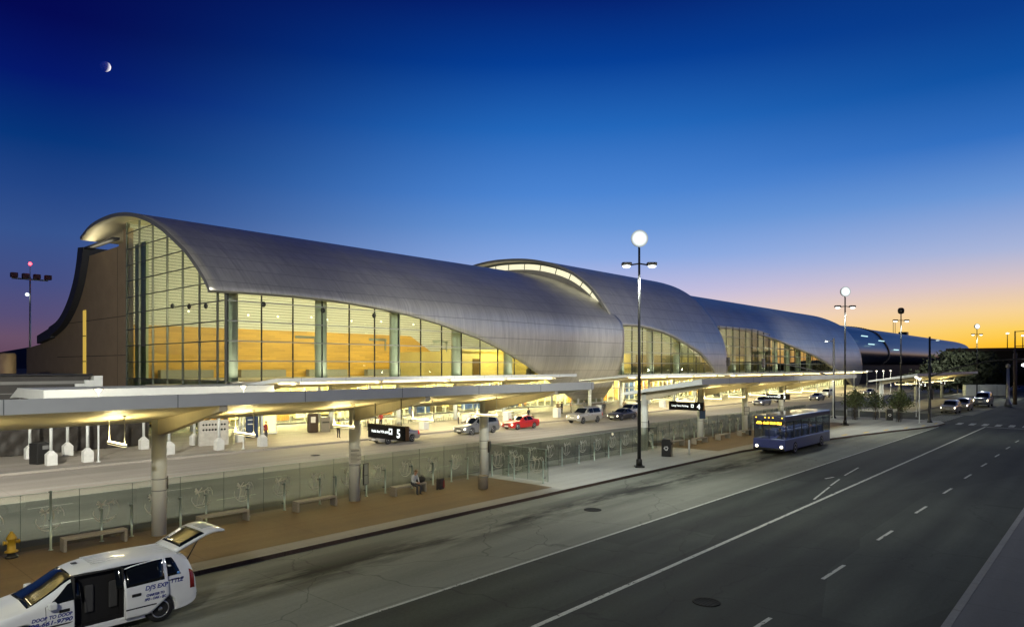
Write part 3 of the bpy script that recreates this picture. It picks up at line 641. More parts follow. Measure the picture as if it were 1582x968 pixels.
# ------------------------------------------------------------------ wing canopies over the kerbs
def wing(label, x0, x1, yf, yb, zf, zb, cols, ycol, loc, strips=False, zfloor=.15, sof=M_SOFFIT, fas=.42):
    """a wing-shaped roof, high at its street edge; columns at its low back edge carry tapered beams"""
    T = thing('wing_canopy', label, 'canopy', loc, 0, 'wing canopies along the kerbs'); o = Vector(loc)
    def b(mb, n, m, p=T):
        q = mb.build(n, m, p); q.location = -o if p is T else (0, 0, 0); return q
    s = (zf-zb)/(yb-yf)
    mb = MB(); mb.prism([(yf+.06, zf-.03), (yf+.06, zf-fas), (yb, zb-.14), (yb+.05, zb)], 'x', x0+.05, x1-.05); b(mb, 'roof', sof)
    b(MB().box(x0, x1, yf, yf+.055, zf-fas, zf), 'fascia', M_FASCIA)
    for xa, xb in ((x0-.01, x0+.04), (x1-.04, x1+.01)):
        b(MB().prism([(yf+.058, zf), (yf+.058, zf-fas), (yb, zb-.16), (yb+.06, zb+.04)], 'x', xa, xb), 'end_fascia', M_FASCIA)
    j = MB()
    for x in np.arange(math.ceil(x0/4.6)*4.6, x1, 4.6): j.box(x-.015, x+.015, yf-.004, yf+.002, zf-fas, zf)
    b(j, 'fascia_joint', mat('joint_grey', (.2, .22, .23), .6))
    if strips:
        for x in np.arange(x0+.4, x1-4, 6.4): b(MB().box(x, x+6.25, yf+.4, yf+.72, zf-fas-.19, zf-fas-.14), 'strip_light', glow('canopy_tube', (1, .84, .46), 6))
        for x in np.arange(x0+.4, x1-4, 6.4):
            lamp('AREA', 'strip_uplight', Vector((x+3.1, yf+.9, zf-fas-.24))-o, 150, (1, .80, .34), T, rot=(R(205), 0, 0), sx=6, sy=.1); lamp('AREA', 'strip_downlight', Vector((x+3.1, yf+.6, zf-fas-.26))-o, 420, (1, .84, .46), T, sx=6, sy=.2)
    for x in cols:
        c = b(MB().lathe([(.27, zfloor), (.27, zb+.12)], 24, (x, ycol, 0)), 'column', M_COLUMN)
        bands = MB()
        for z in (1.9, 2.35): bands.lathe([(.272, z), (.276, z+.01), (.276, z+.03), (.272, z+.04)], 24, (x, ycol, 0), cap=False)
        b(bands, 'band', mat('joint_grey', (.2, .22, .23), .6), c)
        zc = zb-.14+(yb-ycol)*(zf-fas-zb+.14)/(yb-yf); ze = zf-fas
        b(MB().prism([(ycol+.3, zc-.02), (ycol, zc-.55), (ycol-.5, zc-.53), (yf+.12, ze-.20), (yf+.12, ze+.02)], 'x', x-.14, x+.14), 'beam', M_SOFFIT)
    return T
wing('wing canopy over the brown bus stop pavement, in front of the glass fence', -4, 32.4, 22.7, 29.4, 5.88, 4.66, (1.6, 10.75, 19.93, 29.1), 28.3, (10.75, 28.3, .15))
wing('wing canopy with a pale end over the benches beyond the tall black lamp post', 46, 84.5, 22.7, 29.4, 5.86, 4.66, (47.2, 56.8, 66.4, 76.1), 28.2, (47.2, 28.2, .15))
wing('wing canopy farthest down the island, beyond the small trees', 115.5, 172, 22.7, 29.3, 5.66, 4.5, (118, 130, 142, 154, 166), 28.2, (118, 28.2, .15))
TC = wing('lit wing canopy at the terminal kerb in front of the largest glass wall', 30, 72.6, 53.6, 63, 5.75, 4.75, (32, 41, 50, 59, 68), 62.4, (30, 60, .15), fas=.36, strips=True)
wing('lit wing canopy at the terminal kerb under the second roof shell', 86, 117, 53.6, 63, 5.55, 4.6, (88, 97, 106, 115), 62.4, (90, 60, .15), fas=.36, strips=True)
wing('lit wing canopy at the terminal kerb under the third roof shell', 121, 215, 53.6, 63, 5.5, 4.5, (123, 135, 147, 159, 171, 183, 195, 207), 62.4, (121, 60, .15), fas=.36, strips=True)

# ------------------------------------------------------------------ white canopy on piped posts by the screened site
T = thing('site_canopy', 'white flat temporary canopy on white pipes set in pyramid-topped concrete bases', 'canopy', (18, 56, .15))
o = Vector((18, 56, .15))
def pb(mb, name, m, par, org):
    q = mb.build(name, m, par); q.location = -Vector(org); return q
pb(MB().box(13.4, 30.4, 55.0, 62, 4.45, 5.15).prism([(62.0, 4.45), (64.5, 4.3), (62.0, 5.15)], 'x', 13.45, 30.35), 'roof', M_WHITE, T, o)
for x, y in [(13.5, 53.7), (15.64, 53.6), (21.1, 53.65), (24.8, 53.4), (28.3, 53.1), (13.4, 58.5), (15.75, 58.5), (21.05, 58.5), (24.98, 58.3), (28.7, 57.8)]:
    p = pb(MB().lathe([(.1, 1.0), (.1, 4.45)], 14, (x, y, 0)), 'post', M_WHITE, T, o)
    k = MB().box(x-.3, x+.3, y-.3, y+.3, .15, .86); k.add([(x-.3, y-.3, .861), (x+.3, y-.3, .861), (x+.3, y+.3, .861), (x-.3, y+.3, .861), (x-.1, y-.1, 1.12), (x+.1, y-.1, 1.12), (x+.1, y+.1, 1.12), (x-.1, y+.1, 1.12)], [(0, 1, 5, 4), (1, 2, 6, 5), (2, 3, 7, 6), (3, 0, 4, 7), (4, 5, 6, 7)])
    k.build('base', mat('white_concrete', (.55, .55, .52), .8, 0, .08, 5), p)
for i, (x, y) in enumerate([(15, 56.5), (20.5, 56.5), (26, 56.5), (17.5, 60), (24, 60)]): pb(MB().box(x-.9, x+.9, y-.08, y+.08, 4.36, 4.44), 'tube_light', glow('site_tube', (1, .92, .72), 16), T, o)
# black fabric screen round the site
T = thing('screen_fence', 'black fabric covered site fence behind the white pipes', 'fence', (14, 60.8, .15))
mb = MB(); nx, nz = 120, 10; vs = []; fs = []
for i in range(nx+1):
    for k in range(nz+1):
        x = -12+i*(22.3+12)/nx; z = .2+k*2.05/nz
        vs.append((x, 60.8+.05*math.sin(x*7.3+z*2)+.035*math.sin(x*17+z*5.1)+.02*random.random(), z-.06*math.sin(i*.9)*(k == nz)))
for i in range(nx):
    for k in range(nz): a = i*(nz+1)+k; fs.append((a, a+1, a+nz+2, a+nz+1))
mb.add(vs, fs, True); pb(mb, 'fabric', mat('black_screen_fabric', (.022, .018, .014), .55, 0, .4, 5), T, (14, 60.8, .15))
for x in np.arange(-12, 23, 3.1): pb(MB().lathe([(.03, .15), (.03, 2.3)], 8, (x, 60.92, 0)), 'post', M_MULL, T, (14, 60.8, .15))
pb(MB().tube([(-12, 60.92, 2.3), (22.3, 60.92, 2.3)], .025, 8), 'rail', M_WHITE, T, (14, 60.8, .15))
# dark low annex at the left edge and its stepped white parapet
T = thing('site_annex', 'low dark flat-roofed annex with pale rails at the left edge, beyond the white canopy', 'building', (5, 66, 0)); o = (5, 66, 0)
pb(MB().box(-25, 19.4, 66, 74, .15, 6.0), 'wall', mat('annex_dark', (.045, .042, .04), .8, 0, .2, 1), T, o)
pb(MB().box(-25, 19.6, 65.7, 74, 6.0, 6.12), 'roof', mat('annex_roof', (.012, .012, .014), .7), T, o)
mb = MB(); mb.box(-25, 19.5, 65.9, 65.99, 4.55, 4.62).box(-25, 19.5, 65.9, 65.99, 5.3, 5.55)
for x in np.arange(-24, 19, 3.2): mb.box(x, x+.07, 65.88, 65.97, 3.6, 4.54)
pb(mb, 'rail', mat('annex_trim', (.17, .17, .16), .6), T, o)
pb(MB().box(19.61, 20.3, 65.6, 67, 3.4, 5.95).box(18.9, 19.61, 65.5, 65.69, 4.6, 5.6).box(18.2, 18.89, 65.5, 65.69, 4.6, 5.3), 'parapet', M_WHITE, T, o)
T = thing('storage_tank', 'round steel tank with a ribbed vent cap on top, at the left edge', 'tank', (17.0, 88, 0))
MB().lathe([(1.9, 0), (1.9, 8.0), (1.75, 8.15)], 32).build('drum', mat('tank_steel', (.22, .15, .11), .45, .4, .1, 2), T)
MB().lathe([(.6, 8.16), (.6, 8.6), (.75, 8.62), (.75, 9.5), (.55, 9.6)], 20, (-.3, 0, 0)).build('vent_cap', mat('galvanised', (.45, .46, .45), .4, .6), T)
# apron light tower with a red beacon
T = thing('light_tower', 'tall apron light tower with four dark floodlights and a red beacon on top', 'light tower', (34.4, 150, 0))
MB().lathe([(.24, 0), (.13, 23.2)], 12).build('mast', mat('galvanised', (.45, .46, .45), .4, .6), T)
MB().box(-2.8, 2.8, -.12, .12, 22.6, 22.85).build('crossbar', M_MULL, T)
for k in range(4): MB().bevbox(-3.0+k*1.75, -1.9+k*1.75, -.5, .45, 22.87, 23.75, .12).build('floodlight', mat('floodlight_red_case', (.10, .03, .03), .5), T)
b_ = MB().sphere((0, 0, 25.6), .28).build('beacon', glow('beacon_red', (1, .03, .04), 14), T); MB().lathe([(.05, 23.2), (.05, 25.4)], 8).build('rod', M_MULL, b_)
MB().sphere((-.5, -.2, 19.9), .32).build('side_lamp', glow('side_lamp', (.8, .9, 1), 2), T)
# the moon, lit by the sun below the horizon
D = 2500; r_ = (163-791)/FPX; c_, s_ = math.cos(AZ), math.sin(AZ)
MM = mat('moon_rock', (.95, .93, .87), 1, spec=0); t_ = MM.node_tree      # the air in front of the moon is as bright as the sky beside it
ad = t_.nodes.new('ShaderNodeAddShader'); df = t_.nodes.new('ShaderNodeBsdfDiffuse'); df.inputs[0].default_value = (.96, .95, .92, 1); tr_ = t_.nodes.new('ShaderNodeBsdfTransparent')
t_.links.new(df.outputs[0], ad.inputs[0]); t_.links.new(tr_.outputs[0], ad.inputs[1]); gm_ = t_.nodes.new('ShaderNodeNewGeometry'); mx_ = t_.nodes.new('ShaderNodeMixShader'); t_.links.new(gm_.outputs['Backfacing'], mx_.inputs[0]); t_.links.new(ad.outputs[0], mx_.inputs[1]); t_.links.new(tr_.outputs[0], mx_.inputs[2])
t_.links.new(mx_.outputs[0], t_.nodes['Material Output'].inputs[0])
mn = MB().sphere((0, 0, 0), 17.5, 40, 24).build('moon', MM); mn.location = (D*(c_+r_*s_), D*(s_-r_*c_), HCAM+(HY-103)/FPX*D)
tag(mn, 'small bright crescent moon high in the dark blue sky', 'moon')

# ------------------------------------------------------------------ lamp posts
def lamp_post(label, x, y, z0=.15, top=15.0, arm=13.25, lit=1., big=True, dish=False):
    T = thing('lamp_post', label, 'lamp post', (x, y, z0), AZ-R(90), 'tall black lamp posts with crossarms')
    MB().box(-.3, .3, -.3, .3, 0, .12).lathe([(.2, .12), (.2, .5), (.16, .55)], 16).build('base', M_BLACK, T)
    MB().lathe([(.125, .12), (.07, top-.6)], 14).build('pole', M_BLACK, T)
    MB().tube([(-.8, 0, arm), (0, 0, arm+.12), (.8, 0, arm)], .05, 8).build('crossarm', M_BLACK, T)
    for s in (-1, 1):
        h = MB().bevbox(min(s*.5, s*1.15), max(s*.5, s*1.15), -.22, .22, arm-.02, arm+.2, .06).build('road_light', M_BLACK, T)
        MB().sphere((s*.84, -.02, arm-.05), (.27, .18, .12)).build('lens', M_ARMLENS, h)
    if dish:
        MB().lathe([(.05, top-.75), (.4, top-.6), (.45, top-.1), (.3, top+.15), (.1, top+.2)], 16).build('floodlight_cluster', M_BLACK, T)
    elif big:
        f = MB().lathe([(.2, .42), (.40, .34), (.52, .12), (.56, -.09), (.5, -.10)], 28, (0, 0, top), 'y').build('floodlight', M_BLACK, T)
        MB().lathe([(.30, -.12), (.29, -.20), (.2, -.26), (.01, -.28)], 24, (0, 0, top), 'y').build('lens', M_HEADPOLE, f)
        for q0, q1, e_ in ((.302, .40, 1.5), (.402, .49, .85), (.492, .56, .45)): MB().lathe([(q0, -.13), (q1, -.15), (q1, -.12), (q0, -.11)], 28, (0, 0, top), 'y', cap=False).build('glare_ring', glow('glare_ring_%d' % int(e_*100), (.9, 1, 1), e_), f)  # reflector rim as rings, glare falloff painted in as stepped emission
        MB().lathe([(.06, -.62), (.06, -.45)], 10, (0, .1, top)).build('flood_bracket', M_BLACK, T)
    if lit:
        for s in (-1, 1): lamp('SPOT', 'lamp_light', (s*.9, -.05, arm-.3), 1500*lit, (.95, 1, .90), T, .25, 150, (0, 0, 0))
        if big and not dish: lamp('SPOT', 'flood_light', (0, .75, top-.2), 60000*lit, (1, .97, .84), T, .3, 90, (R(80), 0, 0))
        if big and not dish: lamp('SPOT', 'flood_light', (0, -.75, top-.1), 6000*lit, (.96, 1, .92), T, .3, 150, (R(-66), 0, 0))
    return T
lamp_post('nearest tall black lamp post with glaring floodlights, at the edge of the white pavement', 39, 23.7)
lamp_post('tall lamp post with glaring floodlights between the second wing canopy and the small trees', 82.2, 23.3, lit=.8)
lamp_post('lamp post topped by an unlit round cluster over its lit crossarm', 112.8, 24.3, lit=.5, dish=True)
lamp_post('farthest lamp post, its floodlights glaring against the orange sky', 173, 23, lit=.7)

def kerb_lamp(label, x, y, h=5.2, lit=1., group='slim white post lamps with flared heads'):
    T = thing('post_lamp', label, 'lamp post', (x, y, .15), 0, group)
    MB().lathe([(.14, 0), (.14, .04), (.055, .06), (.055, h-.35)], 12).build('pole', M_WHITE, T)
    MB().lathe([(.06, h-.35), (.34, h-.02), (.36, h)], 20, cap=False).build('head', glass('lamp_bowl', (.9, .9, .85), .1), T)
    MB().lathe([(.06, h-.3), (.26, h-.06), (.05, h-.02)], 14).build('bulb', M_WARMLENS, T)
    if lit: lamp('POINT', 'lamp_light', (0, -.05, h-.1), 280*lit, (1, .86, .6), T, .2)
    return T
lamp_post('assumed unseen lamp post added to the same row, outside the frame to the left', -6, 23.7, lit=1.5)  # unseen post, assumed from the row spacing and added to light the left side
for x_, y_ in ((-9, .5), (17, .2), (60, .4)): lamp_post('added fill lamp post out of view on the near pavement, the %s of its row' % {-9: 'leftmost', 17: 'middle', 60: 'farthest'}[x_], x_, y_, lit=.2)  # unseen posts added to brighten the surfaces facing the camera
kerb_lamp('slim white post lamp among concrete based pipes, left one before the white flat canopy', 16.1, 52.9, 5.1)
kerb_lamp('slim white post lamp standing right of the concrete based pipes at the kerb', 26.4, 52.6, 5.1)
kerb_lamp('slim white post lamp among the small trees, between the tall black poles', 90.5, 17.6, 5.3)
kerb_lamp('slim white post lamp in front of the waiting vehicles', 102, 20.2, 5.3)
kerb_lamp('slim white post lamp behind the farthest left small tree', 92, 27.5, 5.0)
for k, x in enumerate((158, 168, 176, 182, 189)):
    kerb_lamp('white post lamp in the row before the dark concourse, %s from left' % ('first', 'second', 'third', 'fourth', 'fifth')[k], x, 43, 5.6, 0 if k % 2 else 1.6)

# pendant lights under the island canopies
def pendant(label, x, y0, y1, z, soff, lit=1.):
    T = thing('pendant_light', label, 'pendant light', (x, (y0+y1)/2, z), 0, 'pendant tube lights under the wing canopies')
    h = (y1-y0)/2
    MB().box(-.06, .06, -h, h, -.05, .012).build('housing', M_WHITE, T)
    MB().box(-.05, .05, -h+.02, h-.02, .014, .04).build('tube', glow('pendant_tube', (1, .84, .45), 7), T)
    lamp('AREA', 'tube_light', (0, 0, .06), 75, (1, .80, .34), T, rot=(R(180), 0, 0), sx=.1, sy=2*h-.1); lamp('AREA', 'tube_light', (0, 0, -.09), 35, (1, .84, .48), T, sx=.1, sy=2*h-.1)
    MB().box(-.045, .045, -h+.02, h-.02, -.068, -.052).build('diffuser', glow('pendant_diffuser', (1, .84, .45), 2.2), T)
    for s in (-1, 1):
        zt = soff((y0+y1)/2+s*(h-.06))-z
        MB().tube([(0, s*(h-.06), .02), (0, s*(h-.06), zt)], .016, 8).lathe([(.07, zt-.03), (.07, zt)], 12, (0, s*(h-.06), 0)).build('stem', M_WHITE, T)
    return T
def soff1(y): return 5.46+(y-22.7)/6.7*(4.52-5.46)
ORD = ['first', 'second', 'third', 'fourth', 'fifth', 'sixth', 'seventh', 'eighth', 'ninth', 'tenth']
for k, x in enumerate((-.9, 3.6, 8.45, 13.05, 17.65, 22.25, 26.85)):
    t_ = ['pendant tube light outside the frame at the far left end of the brown pavement canopy', 'pendant tube light left of the leftmost big column'][k] if k < 2 else ['pendant tube light left of the nearest round column', 'pendant tube light right of the nearest round column', 'pendant tube light just left of the column with the white notice', 'pendant tube light right of the bus sign numbered 5', 'pendant tube light near the third column, over the red car'][k-2]
    pendant(t_, x, 25.1, 26.7, 4.12, soff1)
for k, x in enumerate((49.6, 54.4, 59.2, 64, 68.8, 73.6, 78.4)):
    pendant('pendant tube light under the second wing canopy, %s counted from its pale near end' % ORD[k], x, 25.1, 26.7, 4.0, soff1)
for k, x in enumerate((120.5, 127, 133.5, 140, 146.5, 153, 159.5)):
    pendant('pendant tube light under the farthest island canopy, %s counted from its near end' % ORD[k], x, 25.0, 26.8, 3.9, lambda y: 5.24+(y-22.7)/6.6*(4.36-5.24))

# hanging lane signs
def hang_sign(label, x, y0, y1, z0, z1, words, num, soff, txt=.19):
    T = thing('hanging_sign', label, 'sign', (x, (y0+y1)/2, z0), 0, 'black hanging signs with white numbers'); h = (y1-y0)/2
    MB().bevbox(-.11, .11, -h, h, 0, z1-z0, .015).build('panel', mat('sign_black', (.006, .006, .007), .25), T)
    MB().box(-.09, .09, -h-.02, -h-.001, .02, z1-z0-.02).build('end_plate', mat('sign_edge', (.2, .1, .03), .5), T)
    for s in (-1, 1): MB().tube([(0, s*h*.7, z1-z0), (0, s*h*.7, soff((y0+y1)/2+s*h*.7)-z0)], .025, 8).build('stem', M_BLACK, T)
    rot = (R(90), 0, R(-90)); H = z1-z0
    text_mesh('lettering', words, txt, M_SIGNTXT, T, (-.112, h-.28, H*.42), rot, 0, .004)
    text_mesh('numeral', num, H*.82, M_SIGNTXT, T, (-.112, -h+.58, H*.2), rot, 0, .012)
    lw = MB(); bx = -h+.88; lw.box(-.116, -.112, bx, bx+.24, H*.36, H*.36+.26)
    lw.build('pictogram', M_SIGNTXT, T)
    q = MB(); q.box(-.12, -.117, bx+.05, bx+.19, H*.36+.08, H*.36+.2); q.box(-.12, -.117, bx+.05, bx+.09, H*.36+.03, H*.36+.06).box(-.12, -.117, bx+.15, bx+.19, H*.36+.03, H*.36+.06); q.build('pictogram_bus', mat('sign_black', (0, 0, 0)), T)
hang_sign('black hanging sign reading Public Bus VTA #10 with a big 5', 18.9, 23.0, 25.65, 3.56, 4.19, 'Public Bus VTA #10', '5', soff1, .15)
hang_sign('black hanging sign reading Long Term Parking with a big 4', 53.0, 26.0, 29.2, 3.05, 3.78, 'Long Term Parking', '4', soff1, .2)
hang_sign('black hanging sign reading Long Term Parking with a big 3', 67.6, 24.2, 26.8, 3.5, 4.05, 'Long Term Parking', '3', soff1, .165)
hang_sign('small far black hanging sign with a 2 under the farthest island canopy', 131, 24.2, 27.4, 3.3, 4.0, 'Parking', '2', lambda y: 4.9, .2)
hang_sign('farthest black hanging sign, numbered 1, under the farthest island canopy', 148, 24.2, 27.4, 3.3, 4.0, 'Parking', '1', lambda y: 4.9, .2)

# ------------------------------------------------------------------ glass fences
def emblem():
    """etched globe with an airliner crossing it, as bent strokes in the X-Z plane"""
    mb = MB()
    def stroke(pts, w0, w1):
        P = [Vector((x, 0, z)) for x, z in cr(pts, 5)] if len(pts) > 2 else [Vector((x, 0, z)) for x, z in pts]; n = len(P); vs = []
        for i, p in enumerate(P):
            d = (P[min(i+1, n-1)]-P[max(i-1, 0)]).normalized(); s = Vector((-d.z, 0, d.x))*(w0+(w1-w0)*i/(n-1))*.42
            vs += [p+s, p-s, p+s+Vector((0, .004, 0)), p-s+Vector((0, .004, 0))]
        fs = []
        for i in range(n-1):
            a = i*4; fs += [(a, a+1, a+5, a+4), (a+2, a+6, a+7, a+3), (a, a+4, a+6, a+2), (a+1, a+3, a+7, a+5)]
        fs += [(0, 2, 3, 1), (n*4-4, n*4-3, n*4-1, n*4-2)]
        mb.add(vs, fs)
    stroke([(-.34, .30), (-.1, .24), (.12, .30), (.24, .40)], .07, .03); stroke([(-.30, .40), (-.22, .28), (-.16, .1), (-.2, -.1), (-.24, -.28)], .09, .03)
    stroke([(-.02, .42), (-.12, .3), (-.3, .16)], .03, .06); stroke([(.06, .26), (.1, .1), (.06, -.12), (-.02, -.3)], .05, .02)
    stroke([(-.4, -.2), (-.3, -.34), (-.1, -.42), (.1, -.38), (.3, -.26)], .05, .04); stroke([(-.36, -.3), (-.1, -.3), (.16, -.28), (.34, -.18)], .03, .02)
    stroke([(.3, .38), (.4, .22), (.42, .04)], .045, .02); stroke([(-.44, .06), (-.46, -.08), (-.4, -.2)], .02, .04)
    stroke([(.14, .3), (.32, .24)], .025, .02); stroke([(.22, .38), (.24, .14)], .025, .02)
    return mb
EMB = emblem().build('etched_emblem', M_ETCH); EMB.hide_render = False
EMB_ME = EMB.data; bpy.data.objects.remove(EMB)
def fence(label, p0, p1, zt, panels, posts, tall=(), emb=True, zl=.22, ez=1.2, esc=1.):
    T = thing('glass_fence', label, 'glass fence', (p0[0], p0[1], .15), math.atan2(p1[1]-p0[1], p1[0]-p0[0]), 'glass fences with etched emblems')
    Ln = math.hypot(p1[0]-p0[0], p1[1]-p0[1]); w = Ln/panels
    for k in range(panels):
        g = MB().box(k*w+.008, (k+1)*w-.008, -.006, .006, zl-.15, zt-.15).build('panel', M_FGLASS, T)
        if emb:
            e = bpy.data.objects.new('etched_emblem', EMB_ME); COL.objects.link(e); e.parent = g; e.location = ((k+.5)*w, -.0125, ez-.15); e.scale = (esc,)*3
    sg = MB()
    for k in range(panels+1): sg.box(k*w-.006, k*w+.006, -.008, .008, zl-.15, zt-.15)
    sg.build('seam', mat('seam_dark', (.05, .07, .06), .3), T)
    MB().box(0, Ln, -.008, .008, zt-.148, zt-.136).build('top_edge', mat('glass_edge', (.45, .55, .48), .2), T)
    for d in posts:
        tl = d in tall; h = zt-.12 if tl else 1.22
        MB().lathe([(.085, 0), (.085, .015), (.042, .02), (.042, h), (.05, h+.005), (.05, h+.04), (.01, h+.06)], 12, (d, -.2, 0)).build('post', mat('post_pale', (.36, .44, .40), .35, .5), T)
        for z in ((.3, h-.04) if not tl else (.3, 1.05, h-.02)): MB().tube([(d, -.17, z), (d, .03, z)], .018, 8).lathe([(.03, .0), (.03, .03)], 10, (d, -.04, z), 'y').build('clamp', mat('clamp_dark', (.05, .05, .045), .35, .8), T)
fence('long glass fence with etched emblems along the back of the brown pavement', (-4.6, 29.15), (30.17, 28.95), 2.22, 19, [a+4.6 for a in (-3.6, -2.4, -.6, .4, 2.2, 3.4, 5.2, 7.25, 8.9, 9.95, 11.8, 12.85, 14.7, 16.45, 18.3, 19.2, 21.0, 22.2, 24.0, 25.5, 26.9, 28.2, 29.6)], (7.25+4.6,), ez=1.25)
fence('short glass return fence crossing the white pavement at the end of the brown pavement', (30.2, 28.9), (30.2, 24.3), 2.05, 3, (.4, 2.2, 4.4), (), esc=1.15, ez=1.15)
fence('glass fence with white posts behind the nearest lamp post', (30.3, 27.9), (48.6, 27.9), 1.95, 10, [a-30.3 for a in (30.6, 32.5, 34.2, 35.9, 37.8, 39.6, 41.4, 43.0, 45.6, 47.6)], (), ez=1.25)
fence('glass fence behind the benches under the second wing canopy', (48.7, 28.9), (86, 28.9), 2.1, 20, [a*1.87+.4 for a in range(20)], (), ez=1.25)

# ------------------------------------------------------------------ benches, bins, hydrant, bollards
BENCH = None
def bench(label, x, y, w=2.1, rz=0.):
    global BENCH
    if BENCH is None:
        T = thing('stone_bench', label, 'bench', (x, y, .154), rz, 'plain stone benches along the glass fence')
        MB().bevbox(-w/2, w/2, -.24, .24, .40, .48, .012).build('seat', M_STONE, T)
        for s in (-1, 1): MB().bevbox(s*(w/2-.05)-.05, s*(w/2-.05)+.05, -.235, .235, 0, .399, .01).build('leg', M_STONE, T)
        BENCH = T; return T
    return copy_tree(BENCH, (x, y, .154), rz, label)
bench('stone bench beside the white van, second object right of the yellow hydrant', 8.5, 28.35)
bench('stone bench right of the nearest round column, empty', 13.3, 28.25)
bench('empty stone bench just left of the column with the black timetable frame', 17.6, 28.1)
bench('stone bench with a man sitting on it', 22.9, 27.75)
bench('stone bench in the shadow behind the black recycling bin, under the second canopy', 51.2, 27.6)
bench('stone bench beside the second canopy\'s second column', 54.6, 27.2)
bench('stone bench under the second canopy, next to the shuttle bus front', 59.0, 27.1)
bench('stone bench hidden half behind the shuttle bus front', 63.8, 27.2)
def recycler(label, x, y, s=1., rz=0.):
    T = thing('recycling_bin', label, 'bin', (x, y, .15), rz, 'black recycling bins'); T.scale = (s,)*3
    MB().prism([(-.34, .02), (.34, .02), (.34, 1.08), (.27, 1.24), (-.27, 1.24), (-.34, 1.08)], 'x', -.42, .42).build('bin_body', M_BLACK, T)
    MB().bevbox(-.40, .40, -.3, .3, 1.245, 1.285, .01).build('lid', M_BLACK, T)
    MB().bevbox(.425, .44, -.26, .26, .12, .85, .005).build('door', mat('bin_brown', (.07, .04, .03), .4), T)
    MB().box(-.20, .20, -.36, -.345, .86, 1.0).build('slot', mat('slot_black', (.003, .003, .003), .9), T)
    # white three arrow recycling mark on the front
    m = MB()
    for k in range(3):
        a = R(90+120*k); c = Vector((-.455, 0, .62)); u = Vector((0, math.cos(a), math.sin(a))); v = Vector((0, -math.sin(a), math.cos(a)))
        p = [c+u*.13-v*.12, c+u*.13+v*.05, c+u*.17+v*.05, c+u*.10+v*.14, c+u*.04+v*.05, c+u*.08+v*.05, c+u*.08-v*.12]
        m.add(p, [tuple(range(7))]); m.add([q+Vector((.03, 0, 0)) for q in p], [tuple(range(7))[::-1]])
    m.build('recycling_mark', mat('mark_white', (.7, .7, .7), .5), T)
recycler('black recycling bin with a white mark standing on the white pavement by the second canopy', 45.2, 25.1, 1.0, R(20))
recycler('black recycling bin in front of the small trees', 93.4, 21.4, 1.05, R(20))
T = thing('ticket_machine', 'black boxy machine with a small lit panel, among the white pipes', 'machine', (13.2, 54.9, .15), R(25))
MB().bevbox(-.55, .55, -.4, .4, 0, 1.45, .06).build('cabinet', M_BLACK, T); MB().box(-.2, .45, -.42, -.402, 1.0, 1.25).build('panel', mat('grey_panel', (.18, .18, .18), .3), T)
MB().box(.05, .12, -.425, -.421, .62, .68).build('indicator', glow('green_led', (.1, 1, .1), .6), T)
T = thing('litter_bin', 'small round grey litter bin at the corner of the brown pavement', 'bin', (26.4, 25.75, .154))
MB().lathe([(.2, 0), (.26, .04), (.29, .72), (.27, .74), (.24, .70)], 24).build('drum', mat('bin_stone', (.16, .14, .11), .8, 0, .2, 30, .2), T); MB().lathe([(.295, .66), (.30, .67), (.30, .71), (.295, .72)], 24, cap=False).build('rim', M_MULL, T)
T = thing('fire_hydrant', 'yellow fire hydrant on a black collar at the left edge', 'hydrant', (6.05, 29.0-.25, .154))
MB().lathe([(.2, .2), (.2, .24), (.13, .26), (.12, .62), (.16, .64), (.16, .68), (.13, .72), (.09, .82), (.05, .84), (.05, .9), (.02, .91)], 20).build('barrel', mat('hydrant_yellow', (.42, .27, .02), .45, 0, .1, 8), T)
MB().lathe([(.2, 0), (.2, .06), (.13, .08), (.13, .199)], 20).build('collar', M_BLACK, T)
for a in (0, 90, 180): MB().tube([(0, 0, .54), (.2*math.cos(R(a)), .2*math.sin(R(a)), .54)], .06, 12).tube([(.2*math.cos(R(a)), .2*math.sin(R(a)), .54), (.24*math.cos(R(a)), .24*math.sin(R(a)), .54)], .075, 12).build('nozzle', MATS['hydrant_yellow'], T)
for k, (x, y) in enumerate([(46.9, 24.2), (93, 26.2), (95.5, 23.0), (98.9-3, 25.5)]):
    tag(MB().lathe([(.07, .15), (.07, 1.2), (.05, 1.25), (.01, 1.27)], 12, (x, y, 0)).build('white_bollard', M_WHITE), ['thin white bollard right of the black recycling bin on the white pavement', 'white bollard behind the bin in front of the small trees', 'white bollard right of the small trees nearest the street', 'white bollard between the small trees'][k], 'bollard', 'thin white bollards')
# concrete pillars along the terminal kerb
for k, x in enumerate((38.6, 47.2, 53.5, 60.2, 69.8, 79.6, 90.5, 97, 105)):
    tag(MB().bevbox(x-.38, x+.38, 54.3, 55.1, .15, 1.35, .05).build('kerb_block', mat('white_concrete', (.5, .5, .45), .8)), 'pale concrete block on the terminal pavement, %s from the worker in the yellow vest' % ORD[k], 'concrete block', 'pale concrete blocks along the terminal kerb')
